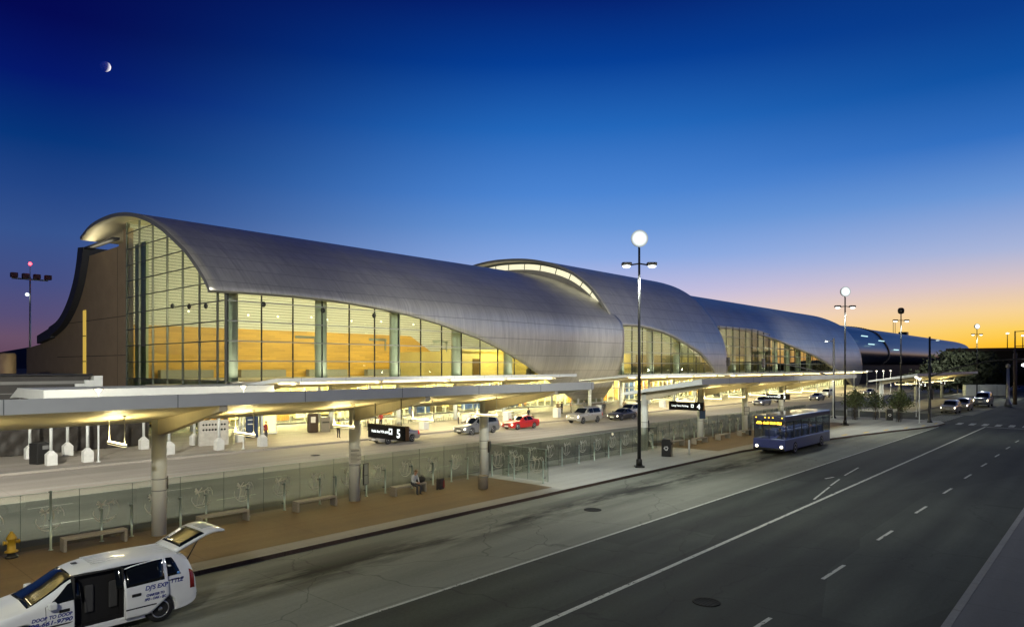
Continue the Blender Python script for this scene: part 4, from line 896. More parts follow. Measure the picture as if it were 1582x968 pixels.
# plates and frames on the columns
def plate(name, label, x, y, z0, z1, w, m, off=.3, d=.03, ang=-90-30, frame=None):
    a = R(ang); T = thing(name, label, 'notice', (x+off*math.cos(a), y+off*math.sin(a), z0), a+R(90), 'notices on the canopy columns')
    MB().box(-w/2, w/2, -d/2, d/2, 0, z1-z0).build('board', m, T)
    if frame:
        f = MB()
        for q in ((-w/2-.03, -w/2, -.03, z1-z0+.03), (w/2, w/2+.03, -.03, z1-z0+.03)): f.box(q[0], q[1], -d, d, q[2], q[3])
        for z in (-.03, (z1-z0)*.42, z1-z0): f.box(-w/2, w/2, -d, d, z, z+.03)
        f.build('frame', frame, T)
    return T
M_PAPER = mat('notice_paper', (.5, .5, .46), .6)
p = plate('notice_board', 'white notice wrapped on the column left of sign 5', 19.93, 28.3, 2.0, 2.75, .56, M_PAPER, .3)
for k in range(7): MB().box(-.22, .1+.1*(k % 3), -.019, -.016, .1+.065*k, .125+.065*k).build('text_line', M_MULL, p)
MB().box(-.2, .2, -.019, -.016, .63, .68).build('heading', M_MULL, p)
plate('timetable_frame', 'black framed timetable beside the column left of sign 5', 20.35, 28.1, .95, 1.95, .34, mat('timetable', (.3, .33, .3), .4), .1, .03, -70, M_BLACK)
plate('timetable_frame', 'dark notice box on the third column, above the litter bin', 29.1, 28.3, 1.7, 2.35, .4, M_BLACK, .32, .08, -60)
plate('notice_board', 'blue and white notice on the second column of the second canopy', 56.8, 28.2, 2.1, 2.9, .6, mat('notice_blue', (.03, .06, .14), .5), .3)
plate('notice_board', 'pale framed notice on the third column of the second canopy', 66.4, 28.2, 2.0, 2.7, .55, M_PAPER, .3, .03, -120, M_BLACK)
plate('notice_board', 'slim dark plate on the nearest round column', 10.75, 28.3, 1.95, 2.45, .12, mat('notice_dark', (.06, .05, .03), .5), .3, .04, -20)
plate('notice_board', 'black plate on the first column of the second canopy', 47.2, 28.2, 1.6, 2.5, .3, M_BLACK, .32, .06, -20)

# terminal kerb furniture
T = thing('stone_sign', 'pale stone block with two rows of dark holes beside the construction screen', 'sign block', (26, 57, .15), R(-12))
MB().bevbox(-1.15, 1.15, -.3, .3, 0, 2.1, .03).build('block', mat('pale_stone', (.42, .40, .36), .8, 0, .15, 3), T)
for r in range(2):
    for k in range(8): MB().lathe([(.09, -.305), (.09, -.302)], 10, (-.85+k*.24, 0, 1.75-r*.42), 'y').build('hole', M_BLACK, T)
T = thing('banner_sign', 'dark blue vertical banner sign with white lettering by the bright doorway', 'sign', (31.2, 60.5, .15), R(-15))
MB().box(-.55, .55, -.06, .06, 0, 2.9).build('panel', mat('banner_blue', (.012, .03, .085), .5), T)
for k in range(3): MB().box(-.38, .1+.1*k, -.066, -.061, 1.2+.4*k, 1.3+.4*k).build('white_line', M_PAPER, T)
T = thing('light_box', 'glowing yellow white display box beside the blue banner', 'light box', (33.4, 61.5, .15), R(-10))
MB().bevbox(-.75, .75, -.2, .2, .1, 3.0, .03).build('case', M_WHITE, T); MB().box(-.62, .62, -.215, -.202, .3, 2.85).build('screen', glow('lightbox_glow', (1, .78, .22), 3.2), T)
T = thing('vending_machine', 'dark rounded vending machine behind the vest worker', 'machine', (37.6, 60.5, .15), R(-20))
MB().bevbox(-.5, .5, -.4, .4, 0, 1.95, .15).build('case', mat('dark_brown_case', (.03, .018, .012), .35), T); MB().box(-.25, .2, -.42, -.402, 1.0, 1.6).build('panel', M_PAPER, T)
T = thing('vending_machine', 'grey newspaper box right of the dark vending machine', 'machine', (38.9, 60.3, .15), R(-20))
MB().bevbox(-.45, .45, -.35, .35, 0, 1.5, .04).build('case', mat('grey_case', (.14, .13, .11), .5), T); MB().box(-.35, .35, -.37, -.352, .9, 1.05).build('panel', M_BLACK, T)
# cafe tables and chairs
M_CH = mat('cafe_white', (.6, .58, .5), .5)
TB = CH = None
k = 0
for i, (x, y) in enumerate([(42.5, 60.8), (45.3, 62.3), (47.6, 60.4), (50.4, 62.0), (53.2, 60.6), (56.5, 61.8)]):
    lb = 'white round cafe table on the terminal terrace, %s from the vest worker' % ORD[i]
    if TB is None:
        TB = thing('cafe_table', lb, 'table', (x, y, .15), 0, 'white cafe tables outside the terminal')
        MB().lathe([(.4, .72), (.4, .75)], 20).build('tabletop', M_CH, TB); MB().lathe([(.25, 0), (.25, .02), (.03, .03), (.03, .719)], 12).build('leg', M_MULL, TB)
    else: copy_tree(TB, (x, y, .15), 0, lb)
    for s in (-1, 1):
        lc = 'white cafe chair %s of the %s terrace table' % ('left' if s < 0 else 'right', ORD[i])
        if CH is None:
            CH = thing('cafe_chair', lc, 'chair', (x-.75, y, .15), R(90), 'white cafe chairs outside the terminal')
            MB().bevbox(-.22, .22, -.22, .22, .43, .46, .01).build('seat', M_CH, CH); MB().bevbox(-.22, .22, .2, .23, .47, .85, .01).build('backrest', M_CH, CH)
            for a in (-1, 1):
                for b in (-1, 1): MB().tube([(a*.19, b*.19, .43), (a*.21, b*.22, 0)], .013, 6).build('leg', M_MULL, CH)
        else: copy_tree(CH, (x+s*.75, y, .15), R(-90*s), lc)
# traffic signals
def signal(label, x, y, h, arm_to, arm_z, heads, lampdir):
    T = thing('traffic_signal', label, 'traffic light', (x, y, .15), 0, 'black traffic signal masts')
    MB().lathe([(.3, 0), (.3, .1), (.2, .2), (.16, .3), (.11, h)], 14).build('pole', M_BLACK, T)
    ax, ay = arm_to[0]-x, arm_to[1]-y
    ps = [(0, 0, arm_z[0]), (ax*.2, ay*.2, arm_z[0]+(arm_z[1]-arm_z[0])*.45), (ax*.5, ay*.5, arm_z[0]+(arm_z[1]-arm_z[0])*.85), (ax, ay, arm_z[1])]
    cc = cr(ps, 6); MB().tube([tuple(c) for c in cc], list(np.linspace(.11, .06, len(cc))), 10).build('mast_arm', M_BLACK, T)
    for f in heads:
        p_ = Vector(ps[0]).lerp(Vector(ps[-1]), f); zz = float(np.interp(f, [0, .2, .5, 1], [q[2] for q in ps]))
        hd = MB().bevbox(p_.x-.3, p_.x-.06, p_.y-.24, p_.y+.24, zz-.65, zz+.6, .03).build('signal_head', M_BLACK, T)
        for q in range(3): MB().lathe([(.12, -.32), (.12, -.30)], 14, (p_.x, p_.y, zz-.42+.4*q), 'x').build('lens', mat('dark_lens', (.03, .02, .02), .2), hd)
    a = MB().tube([(0, 0, h-.4), (-.5 if lampdir < 0 else .5, -.6*lampdir, h-.35)], .04, 8).build('lamp_bracket', M_BLACK, T)
    MB().sphere((-.6 if lampdir < 0 else .6, -.7*lampdir, h-.42), (.28, .2, .1)).build('lamp_head', mat('lamp_grey', (.5, .52, .52), .3, .2, emit=(.8, 1, 1), estr=.5), a)
    return T
signal('black traffic signal mast with two signal heads on an arm over the terminal road', 92.6, 27.6, 10.2, (93.5, 42.5), (5.2, 7.3), (.62, .97), -1)
q_ = signal('black traffic signal mast on the near corner with its arm over the main road', 92.9, 17.0, 10.1, (92.6, 4.0), (5.4, 7.6), (), 1)
for z in (3.6,): MB().bevbox(.1, .5, -.3, .2, z-.9, z+.3, .03).build('signal_head', M_BLACK, q_)
MB().sphere((-.1, -9, 6.75), (.3, .3, .18)).build('lamp_head', glow('lamp_cool', (.95, 1, 1), 4), q_)
# grey pole with paired lamps far right
T = thing('mast_pole', 'pale grey flared pole with a dome camera at the right edge', 'pole', (108.5, 7.0, .0))
T.location = (141, 14.4, 0)
MB().lathe([(.5, 0), (.5, .6), (.3, .9), (.22, 2), (.18, 6.4)], 16).build('pole', mat('galvanised', (.4, .4, .4)), T); MB().lathe([(.05, 6.4), (.34, 6.6), (.3, 7.0), (.05, 7.2)], 14).build('dome_camera', M_PAPER, T)
T = thing('twin_lamp', 'grey street lamp with two stacked arms, against the orange sky at the right', 'street lamp', (150, 14.3, 0))
MB().lathe([(.3, 0), (.3, 9), (.12, 9.1), (.1, 13)], 12).build('pole', mat('pole_brown', (.12, .09, .08), .6), T)
for z in (10.3, 12.9):
    a = MB().tube([(0, 0, z), (0, -2.2, z+.1)], .06, 8).build('arm', M_BLACK, T); MB().bevbox(-.2, .2, -3.0, -2.2, z, z+.2, .05).build('lamp_head', mat('lamp_grey', (.5, .5, .5)), a)

# ------------------------------------------------------------------ vehicles (+X is forward, origin on the ground under the middle)
KINDS = {
 'minivan': dict(L=5.0, W=1.95, R=.345, wx=(1.55, -1.5), st=[(2.5, .34, .60, .66, .60, .58, .45), (2.42, .25, .70, .80, .80, .77, .62), (2.1, .21, .86, .93, .92, .87, .70), (1.45, .20, .99, 1.06, .965, .92, .76), (.95, .20, 1.04, 1.30, .975, .94, .70), (.40, .20, 1.06, 1.62, .98, .95, .665), (-.3, .20, 1.08, 1.74, .98, .955, .68), (-1.3, .20, 1.10, 1.76, .98, .955, .69), (-2.0, .22, 1.12, 1.70, .965, .94, .69), (-2.3, .27, 1.10, 1.52, .94, .91, .68), (-2.44, .34, .98, 1.14, .90, .87, .70), (-2.5, .42, .70, .78, .84, .80, .7)], ws=(3.05, 4.9), sides=[(3.75, 5.05), (5.12, 6.1), (6.16, 8.1)], rear=(8.5, 9.6), vb=4.08),
 'sedan': dict(L=4.6, W=1.78, R=.32, wx=(1.38, -1.32), st=[(2.3, .34, .56, .60, .55, .52, .4), (2.22, .24, .66, .72, .75, .72, .55), (1.8, .19, .78, .84, .86, .82, .64), (1.05, .18, .87, .93, .885, .85, .68), (.55, .18, .90, 1.14, .89, .86, .62), (.05, .18, .91, 1.38, .89, .865, .56), (-.6, .18, .92, 1.43, .89, .865, .57), (-1.1, .18, .94, 1.34, .885, .86, .56), (-1.6, .19, .95, 1.06, .87, .84, .60), (-2.05, .22, .94, 1.0, .83, .80, .62), (-2.26, .30, .84, .88, .78, .74, .60), (-2.3, .38, .60, .64, .7, .66, .5)], ws=(3.1, 4.85), sides=[(3.9, 5.35), (5.45, 7.0)], rear=(7.1, 8.0), vb=4.08),
 'suv': dict(L=5.0, W=1.95, R=.39, wx=(1.5, -1.45), st=[(2.5, .46, .80, .90, .68, .66, .55), (2.42, .36, .98, 1.06, .86, .84, .72), (2.0, .30, 1.08, 1.14, .94, .91, .80), (1.2, .30, 1.13, 1.19, .97, .94, .82), (.75, .30, 1.15, 1.46, .975, .95, .74), (.35, .30, 1.16, 1.76, .975, .955, .70), (-.4, .30, 1.17, 1.86, .975, .955, .71), (-1.4, .30, 1.18, 1.86, .975, .955, .71), (-2.1, .34, 1.18, 1.80, .96, .94, .71), (-2.36, .40, 1.14, 1.50, .94, .91, .72), (-2.47, .44, 1.0, 1.12, .92, .88, .74), (-2.5, .5, .80, .86, .86, .82, .7)], ws=(3.15, 4.85), sides=[(3.85, 5.05), (5.12, 6.15), (6.22, 8.0)], rear=(8.5, 9.7), vb=4.08)}
def car_surface(st):
    A = np.array(st)
    def station(u):
        u = min(max(u, 0), len(A)-1); i = min(int(u), len(A)-2); t = u-i
        p0, p1, p2, p3 = A[max(i-1, 0)], A[i], A[i+1], A[min(i+2, len(A)-1)]
        return .5*(2*p1+(p2-p0)*t+(2*p0-5*p1+4*p2-p3)*t*t+(3*p1-p0-3*p2+p3)*t**3)
    def S(u, v, sgn=1):
        x, zb, zl, zr, wb, wl, wr = station(u)
        K = [(0, zb), (wb*.9, zb), (wb, zb+.10), (wb+.02, .5*zb+.5*zl), (wl, zl), (wl+(wr-wl)*.86, zl+(zr-zl)*.84), (wr*.74, zr-.004), (0, zr+.03)]
        v = min(max(v, 0), 7); i = min(int(v), 6); t = v-i
        p = [np.array(K[min(max(i+k, 0), 7)]) for k in (-1, 0, 1, 2)]
        if i == 6: p[3] = np.array((-K[6][0], K[6][1]))
        if i == 0: p[0] = np.array((-K[1][0], K[1][1]))
        y, z = .5*(2*p[1]+(p[2]-p[0])*t+(2*p[0]-5*p[1]+4*p[2]-p[3])*t*t+(3*p[1]-p[0]-3*p[2]+p[3])*t**3)
        return Vector((x, y*sgn, z))
    return S, len(A)-1
def patch(S, u0, u1, v0, v1, sgn, off, thick=.012, nu=8, nv=5, shift=(0, 0, 0), shape=None):
    mb = MB(); n = nv+1; P = []; Q = []
    for i in range(nu+1):
        for k in range(n):
            fu, fv = i/nu, k/nv; u, v = u0+(u1-u0)*fu, v0+(v1-v0)*fv
            if shape: u, v = shape(u0, u1, v0, v1, fu, fv)
            p = S(u, v, sgn); du = S(u+.02, v, sgn)-S(u-.02, v, sgn); dv = S(u, v+.02, sgn)-S(u, v-.02, sgn)
            nn = du.cross(dv); nn.normalize()
            if nn.dot(p-Vector((p.x*.9, 0, .8))) < 0: nn = -nn
            P.append(p+nn*off+Vector(shift)); Q.append(p+nn*(off-thick)+Vector(shift))
    fs = []
    o = len(P)
    for i in range(nu):
        for k in range(nv): a = i*n+k; fs += [(a, a+1, a+n+1, a+n), (o+a, o+a+n, o+a+n+1, o+a+1)]
    for i in range(nu):
        for k in (0, nv): a = i*n+k; fs.append((a, a+n, o+a+n, o+a))
    for k in range(nv):
        for i in (0, nu): a = i*n+k; fs.append((a, a+1, o+a+1, o+a))
    mb.add(P+Q, fs, True); return mb
def top_patch(S, u0, u1, v0, off, nu=8, nv=10, u0e=0.):
    """windscreen-like patch running across the car from side to side; u0e bows its lower edge"""
    mb = MB(); P = []; Q = []; n = nv+1
    for i in range(nu+1):
        for k in range(n):
            s = -1+2*k/nv; v = 7-(7-v0)*abs(s); u = u0+(u1-u0)*i/nu+u0e*(s*s)*(1-i/nu)
            p = S(u, v, 1 if s >= 0 else -1); du = S(u+.03, v, 1)-S(u-.03, v, 1); d = Vector((-du.z, 0, du.x)); d.normalize()
            if d.z < 0: d = -d
            P.append(p+d*off); Q.append(p-d*.01)
    o = len(P); fs = []
    for i in range(nu):
        for k in range(nv): a = i*n+k; fs += [(a, a+1, a+n+1, a+n), (o+a, o+a+n, o+a+n+1, o+a+1)]
    for i in range(nu):
        for k in (0, nv): a = i*n+k; fs.append((a, a+n, o+a+n, o+a))
    for k in range(nv):
        for i in (0, nu): a = i*n+k; fs.append((a, a+1, o+a+1, o+a))
    mb.add(P+Q, fs, True); return mb
def wheel_parts(T, x, y, r, sgn, w=.21):
    wh = MB().lathe([(r*.62, -w/2), (r*.94, -w/2), (r, -w/2+.04), (r, w/2-.04), (r*.94, w/2), (r*.62, w/2)], 28, (x, y, r), 'y').build('wheel', M_RUB, T)
    rim = MB(); yo = y+sgn*(w/2-.01)
    rim.lathe([(r*.66, -.03*sgn), (r*.66, .012*sgn), (r*.58, .012*sgn), (r*.56, -.05*sgn)], 28, (x, yo, r), 'y')
    for k in range(7):
        a = 2*math.pi*k/7; c, s = math.cos(a), math.sin(a); q = []
        for rr, hw in ((r*.1, .035), (r*.6, .028)): q += [(x+c*rr-s*hw, yo, r+s*rr+c*hw), (x+c*rr+s*hw, yo, r+s*rr-c*hw)]
        q2 = [(a_, yo-sgn*.03, c_) for a_, _, c_ in q]; rim.add(q+q2, [(0, 1, 3, 2), (4, 6, 7, 5), (0, 2, 6, 4), (1, 5, 7, 3), (2, 3, 7, 6)])
    rim.lathe([(r*.16, -.03*sgn), (r*.16, .018*sgn), (.01, .02*sgn)], 16, (x, yo, r), 'y'); rim.build('rim', M_RIM, wh)
    MB().lathe([(r*.6, -.05), (r*.6, -.02)], 24, (x, yo-sgn*.03, r), 'y').build('brake_disc', M_BLACK, wh)
def cut(body, cutters):
    for c in cutters:
        md = body.modifiers.new('cut', 'BOOLEAN'); md.operation = 'DIFFERENCE'; md.object = c; md.solver = 'EXACT'
    dg = bpy.context.evaluated_depsgraph_get(); me = bpy.data.meshes.new_from_object(body.evaluated_get(dg)); body.modifiers.clear(); old = body.data; body.data = me
    for c in cutters: bpy.data.objects.remove(c)
def vehicle(name, label, cat, kind, paint, loc, rz, lit=True, group=None, rack=False, door_cut=False, tail_lit=False, plates=True, lowp=None, hatch=False):
    K = KINDS[kind]; S, nu_ = car_surface(K['st']); T = thing(name, label, cat, loc, rz, group)
    mb = MB(); NU, NV = nu_*5, 28; vs = []
    for i in range(NU+1):
        ring = [S(i*nu_/NU, 7*k/NV, 1) for k in range(NV+1)]+[S(i*nu_/NU, 7*k/NV, -1) for k in range(NV-1, 0, -1)]; vs += ring
    n = 2*NV; fs = []
    for i in range(NU):
        for k in range(n): fs.append((i*n+k, i*n+(k+1) % n, (i+1)*n+(k+1) % n, (i+1)*n+k))
    fs += [tuple(range(n))[::-1], tuple(range(NU*n, NU*n+n))]
    mb.add(vs, fs, True); body = mb.build('body', paint, T)
    cs = []
    body.parent = None
    for wx in K['wx']:
        for s in (-1, 1):
            cs.append(MB().lathe([(K['R']+.055, -.16), (K['R']+.055, .2)], 28, (wx, s*(K['W']/2-.12), K['R']+.01), 'y').build('c', M_BLACK))
    if door_cut: cs.append(MB().bevbox(*door_cut, .04).build('c', M_BLACK))
    cut(body, cs); body.parent = T
    for p in body.data.polygons: p.use_smooth = True
    for wx in K['wx']:
        for s in (-1, 1): wheel_parts(T, wx, s*(K['W']/2-.115), K['R'], s)
    top_patch(S, K['ws'][0], K['ws'][1], 5.25, .012, u0e=-.0).build('windscreen', M_CARGL, T)
    if not hatch: top_patch(S, K['rear'][0], K['rear'][1], 5.3, .012).build('rear_window', M_CARGL, T)
    vb = K['vb']
    for s in (-1, 1):
        for j, (u0, u1) in enumerate(K['sides']):
            if door_cut and s == 1 and j == 1: continue
            def shp(u0, u1, v0, v1, fu, fv, j=j):
                u = u0+(u1-u0)*fu
                if j == 0: u = u0+(u1-u0)*fu+(1-fu)*fv*(.95 if kind != 'sedan' else .85)
                if j == len(K['sides'])-1: u = u-fu*fv*.35
                return u, v0+(v1-v0)*fv
            patch(S, u0, u1, vb, 4.93, s, .010, shape=shp).build('side_window', M_CARGL, T)
        patch(S, .55, 1.25, 3.25, 3.95, s, .008, nu=4, nv=3).build('headlight', M_HEAD if lit else mat('headlight_off', (.5, .52, .52), .1, .3), T)
        patch(S, nu_-2.1, nu_-1.35, 3.1, 4.3, s, .010, nu=4, nv=4).build('tail_light', M_TAIL if tail_lit else M_TAILOFF, T)
        m_ = MB().bevbox(K['st'][3][0]-.55, K['st'][3][0]-.38, s*(K['W']/2+.02)-.0 if s > 0 else -(K['W']/2+.2), (K['W']/2+.2) if s > 0 else -(K['W']/2+.02), K['st'][3][2]+.02, K['st'][3][2]+.18, .03)
        m_.build('wing_mirror', paint, T)
        d = MB()
        for j, (u0, u1) in enumerate(K['sides'][:2]):
            p = S(u1-.35, 3.62, s); d.bevbox(p.x-.11, p.x+.11, p.y-.012, p.y+.03*s if s > 0 else p.y+.012, p.z-.02, p.z+.02, .008) if s > 0 else d.bevbox(p.x-.11, p.x+.11, p.y-.03, p.y+.012, p.z-.02, p.z+.02, .008)
        if kind != 'minivan' or not door_cut: d.build('door_handle', M_BLACK, T)
    fx = K['st'][0][0]; zb = K['st'][1][2]
    g = MB()
    for q in range(4): g.bevbox(fx-.06, fx+.015, -.34, .34, zb-.16+q*.055, zb-.125+q*.055, .006)
    g.build('grille', M_BLACK if kind != 'suv' else M_CHROME, T)
    MB().box(fx, fx+.02, -.26, .26, zb-.32, zb-.2).build('number_plate', M_PLATE, T)
    MB().bevbox(fx-.2, fx+.01, -.62, .62, K['st'][1][1]+.02, K['st'][1][1]+.11, .02).build('air_intake', M_BLACK, T)
    if rack:
        r_ = MB(); zt = max(s_[3] for s_ in K['st'])
        for s in (-1, 1): r_.tube([(.2, s*.6, zt+.02), (.15, s*.6, zt+.09), (-1.8, s*.6, zt+.09), (-1.9, s*.6, zt+.0)], .02, 8)
        r_.tube([(-.2, -.6, zt+.1), (-.2, .6, zt+.1)], .02, 8).tube([(-1.3, -.6, zt+.1), (-1.3, .6, zt+.1)], .02, 8); r_.build('roof_rack', M_BLACK, T)
    if hatch: raised_hatch(T, paint)
    return T, S
def raised_hatch(T, paint):
    ang = R(24); d = Vector((-math.cos(ang), 0, math.sin(ang))); nn = Vector((math.sin(ang), 0, math.cos(ang)))
    org = Vector((-2.05, 0, 1.72))
    def surf(s, y): # s along the hatch
        bend = -.18*max(0, s-.75)**2*3
        return org+d*s+nn*(bend+.03*(1-(y/.75)**2))
    def sheet_(s0, s1, w0, w1, off, th, ns=8, ny=6):
        mb = MB(); P = []; Q = []; n = ny+1
        for i in range(ns+1):
            s = s0+(s1-s0)*i/ns; w = w0+(w1-w0)*i/ns
            for k in range(n): y = -w+2*w*k/ny; p = surf(s, y); P.append(p+nn*off+Vector((0, y, 0))); Q.append(p+nn*(off-th)+Vector((0, y, 0)))
        o = len(P); fs = []
        for i in range(ns):
            for k in range(ny): a = i*n+k; fs += [(a, a+1, a+n+1, a+n), (o+a, o+a+n, o+a+n+1, o+a+1)]
        for i in range(ns):
            for k in (0, ny): a = i*n+k; fs.append((a, a+n, o+a+n, o+a))
        for k in range(ny):
            for i in (0, ns): a = i*n+k; fs.append((a, a+1, o+a+1, o+a))
        return mb.add(P+Q, fs, True)
    h = sheet_(-.05, 1.32, .69, .78, .02, .06).build('tailgate', paint, T)
    sheet_(.12, .82, .60, .68, .032, .02).build('rear_window', M_CARGL, h)
    sheet_(.93, 1.2, .3, .3, .03, .02).build('number_plate_recess', mat('plate_recess', (.4, .42, .4), .4), h)
    for s in (-1, 1): MB().tube([(-2.28, s*.7, 1.4), tuple(surf(.62, .7*s)+Vector((0, s*.7, -.03)))], .016, 8).build('gas_strut', M_BLACK, h)
PAINT = {}
def paint(n, c, metal=.3, rough=.28):
    m = mat('paint_'+n, c, rough, metal, .03, 3)
    m.node_tree.nodes['Principled BSDF'].inputs['Coat Weight'].default_value = .6; m.node_tree.nodes['Principled BSDF'].inputs['Coat Roughness'].default_value = .06
    return m
PW = paint('white', (.72, .74, .74), 0, .35)
# the shuttle van in the foreground, faces left along the kerb
VAN, VS = vehicle('shuttle_van', 'white shuttle minivan with blue lettering, its sliding door open and tailgate raised', 'van', 'minivan', PW, (5.78, 20.05, 0), math.pi, lit=False, door_cut=(-.62, .50, .62, 1.3, .36, 1.62), hatch=True)
MB().box(-.61, .49, .625, .64, .37, 1.61).box(-.615, -.60, .641, .96, .37, 1.61).box(.48, .495, .641, .96, .37, 1.61).box(-.599, .479, .641, .93, .365, .385).box(-.599, .479, .641, .80, 1.59, 1.612).build('cabin_interior', mat('cabin_dark', (.006, .006, .007), .8), VAN)
for x in (.1, -.45): MB().bevbox(x-.1, x+.1, .645, .72, .62, 1.3, .03).build('seat', mat('seat_cloth', (.05, .05, .052), .9), VAN)
# sliding door pushed back over the rear quarter
def door_shape(u0, u1, v0, v1, fu, fv):
    return u0+(u1-u0)*fu, v0+max(0, fu-.62)/.38*1.0+(v1-v0-max(0, fu-.62)/.38*1.0)*fv     # its lower rear corner clears the wheel arch
dr = patch(VS, 4.98, 6.36, 2.12, 5.0, 1, .02, .035, 14, 14, (-1.02, .075, 0), door_shape).build('sliding_door', PW, VAN)
patch(VS, 5.06, 6.28, 4.08, 4.93, 1, .028, .02, 8, 5, (-1.02, .075, 0)).build('door_window', M_CARGL, dr)
MB().bevbox(-.98, -.76, 1.075, 1.115, .86, .93, .012).build('door_handle', M_BLACK, dr)
MB().bevbox(-1.36, -.62, 1.085, 1.10, .54, .575, .005).build('rub_strip', M_BLACK, dr)
MB().bevbox(-2.1, -.6, .962, .985, 1.045, 1.065, .005).build('door_track', M_BLACK, VAN)
MB().bevbox(.53, 1.35, .985, 1.0, .56, .60, .005).build('rub_strip', M_BLACK, VAN)
MB().bevbox(.60, .82, .97, 1.01, .86, .93, .012).build('door_handle', M_BLACK, VAN)
gp = MB()
for s in (1,):
    for u, v0, v1 in ((3.72, 2.2, 4.1), (5.08, 2.2, 4.9)):
        pr = [VS(u, v0+(v1-v0)*k/8, s)+Vector((0, .002, 0)) for k in range(9)]; gp.tube([tuple(p) for p in pr], .006, 5)
gp.build('door_gap', M_BLACK, VAN)
rr = MB()
for y in (-.42, -.25, -.08, .08, .25, .42): rr.bevbox(-1.9, .0, y-.02, y+.02, 1.765 if abs(y) < .3 else 1.752, 1.785 if abs(y) < .3 else 1.772, .006)
rr.build('roof_rib', PW, VAN)
MB().box(.18, .3, -.1, .02, 1.735, 1.75).build('roof_badge', M_BLACK, VAN)
M_BLUE = mat('blue_lettering', (.015, .03, .22), .5)
rt = (R(90), 0, R(180))
def vtxt(body, size, x, z, par, width, rise=0., doff=(0, 0), off=.004, sh=.25, b=.004):
    """blue lettering that follows the curve of the body side; x is its front end, width its length, doff the door's shift"""
    o = text_mesh('lettering', body, size, M_BLUE, par, (0, 0, 0), (0, 0, 0), sh, b, 'LEFT', .0015, 1.); me = o.data; w = max(v.co.x for v in me.vertices); k = width/w
    us = np.linspace(0, 10.9, 300); xs = np.array([VS(u, 3).x for u in us])
    for v in me.vertices:
        px = x-v.co.x*k; pz = z+v.co.y+rise*v.co.x*k; dz = v.co.z
        u = float(np.interp(-(px-doff[0]), -xs, us)); lo, hi = 2.1, 4.9
        for _ in range(24):
            m = (lo+hi)/2
            if VS(u, m).z < pz: lo = m
            else: hi = m
        v.co = (px, VS(u, lo).y+doff[1]+off+dz, pz)
    me.update()
vtxt('DOOR TO DOOR', .11, 1.38, .765, VAN, .84, off=.006); vtxt('408-661-9790', .13, 1.50, .635, VAN, .96, off=.010)
vtxt("DJ'S EXP", .15, -1.08, .955, dr, .58, doff=(-1.02, .098)); vtxt('TTLE', .15, -1.75, .97, VAN, .36)
vtxt('CHARTER TO', .085, -1.10, .79, dr, .46, doff=(-1.02, .098)); vtxt('SFO - OAK - SJC', .085, -1.06, .69, dr, .54, doff=(-1.02, .098))
MB().lathe([(.04, 0), (.04, .006)], 14, (-1.98, .93, 1.2), 'y').build('window_sticker', mat('sticker_blue', (.1, .3, .7), .5), VAN)
# cars along the terminal kerb, all facing left with lit headlights
G_ = 'cars along the terminal kerb'
vehicle('parked_car', 'pale silver sedan half hidden behind the sign numbered 5', 'car', 'sedan', paint('silver', (.42, .40, .38), .6), (38.5, 48.6, 0), math.pi, False, G_, tail_lit=True)
vehicle('parked_minivan', 'grey minivan behind the third column, ahead of the red sedan', 'van', 'minivan', paint('grey', (.16, .165, .17), .5), (49.0, 48.7, 0), math.pi, True, G_, rack=True)
vehicle('parked_car', 'red sedan with lit headlights behind the grey minivan', 'car', 'sedan', paint('red', (.36, .012, .012), .2), (56.0, 48.9, 0), math.pi, True, G_, tail_lit=True)
vehicle('parked_suv', 'silver sport utility vehicle with a roof rack, right of the red sedan', 'suv', 'suv', paint('champagne', (.40, .39, .35), .5), (67.0, 48.3, 0), math.pi, True, G_, rack=True, tail_lit=True)
vehicle('parked_car', 'dark sedan just left of the nearest tall lamp post', 'car', 'sedan', paint('dark', (.03, .03, .035), .4), (74.2, 47.6, 0), math.pi, True, G_)
vehicle('parked_minivan', 'silver minivan behind the nearest tall lamp post, beyond the dark sedan', 'van', 'minivan', paint('silver2', (.38, .38, .38), .6), (79.5, 49.6, 0), math.pi, False, G_, hatch=True)
c1 = vehicle('parked_car', 'sedan with dazzling headlights beside the sign numbered 3', 'car', 'sedan', paint('mid', (.2, .2, .22), .5), (118, 47.0, 0), math.pi, True, G_)[0]
c2 = vehicle('parked_suv', 'white sport utility vehicle on the terminal road right of sign 3', 'suv', 'suv', PW, (130, 49, 0), math.pi, True, G_)[0]
copy_tree(c1, (142, 45.5, 0), None, 'sedan in the distance on the terminal road, right of the white sport utility vehicle')
copy_tree(c2, (158, 48.5, 0), None, 'far white sport utility vehicle under the last terminal canopy')
copy_tree(c1, (176, 44.5, 0), None, 'farthest sedan on the terminal road near the dark concourse')
# three vehicles waiting at the corner, right
G2 = 'vehicles waiting nose to tail at the corner'
v1 = vehicle('waiting_suv', 'front silver sport utility vehicle with bright headlights waiting at the corner', 'suv', 'suv', paint('champagne2', (.34, .32, .29), .5), (116.2, 18.6, 0), math.pi, True, G2)[0]
copy_tree(v1, (124.5, 18.3, 0), None, 'middle sport utility vehicle of the three waiting at the corner')
vehicle('waiting_van', 'rear van, tallest of the three waiting at the corner', 'van', 'suv', paint('steel_blue', (.16, .19, .26), .5), (139, 17.6, 0), math.pi, True, G2)[0].scale = (1.25, 1.15, 1.3)

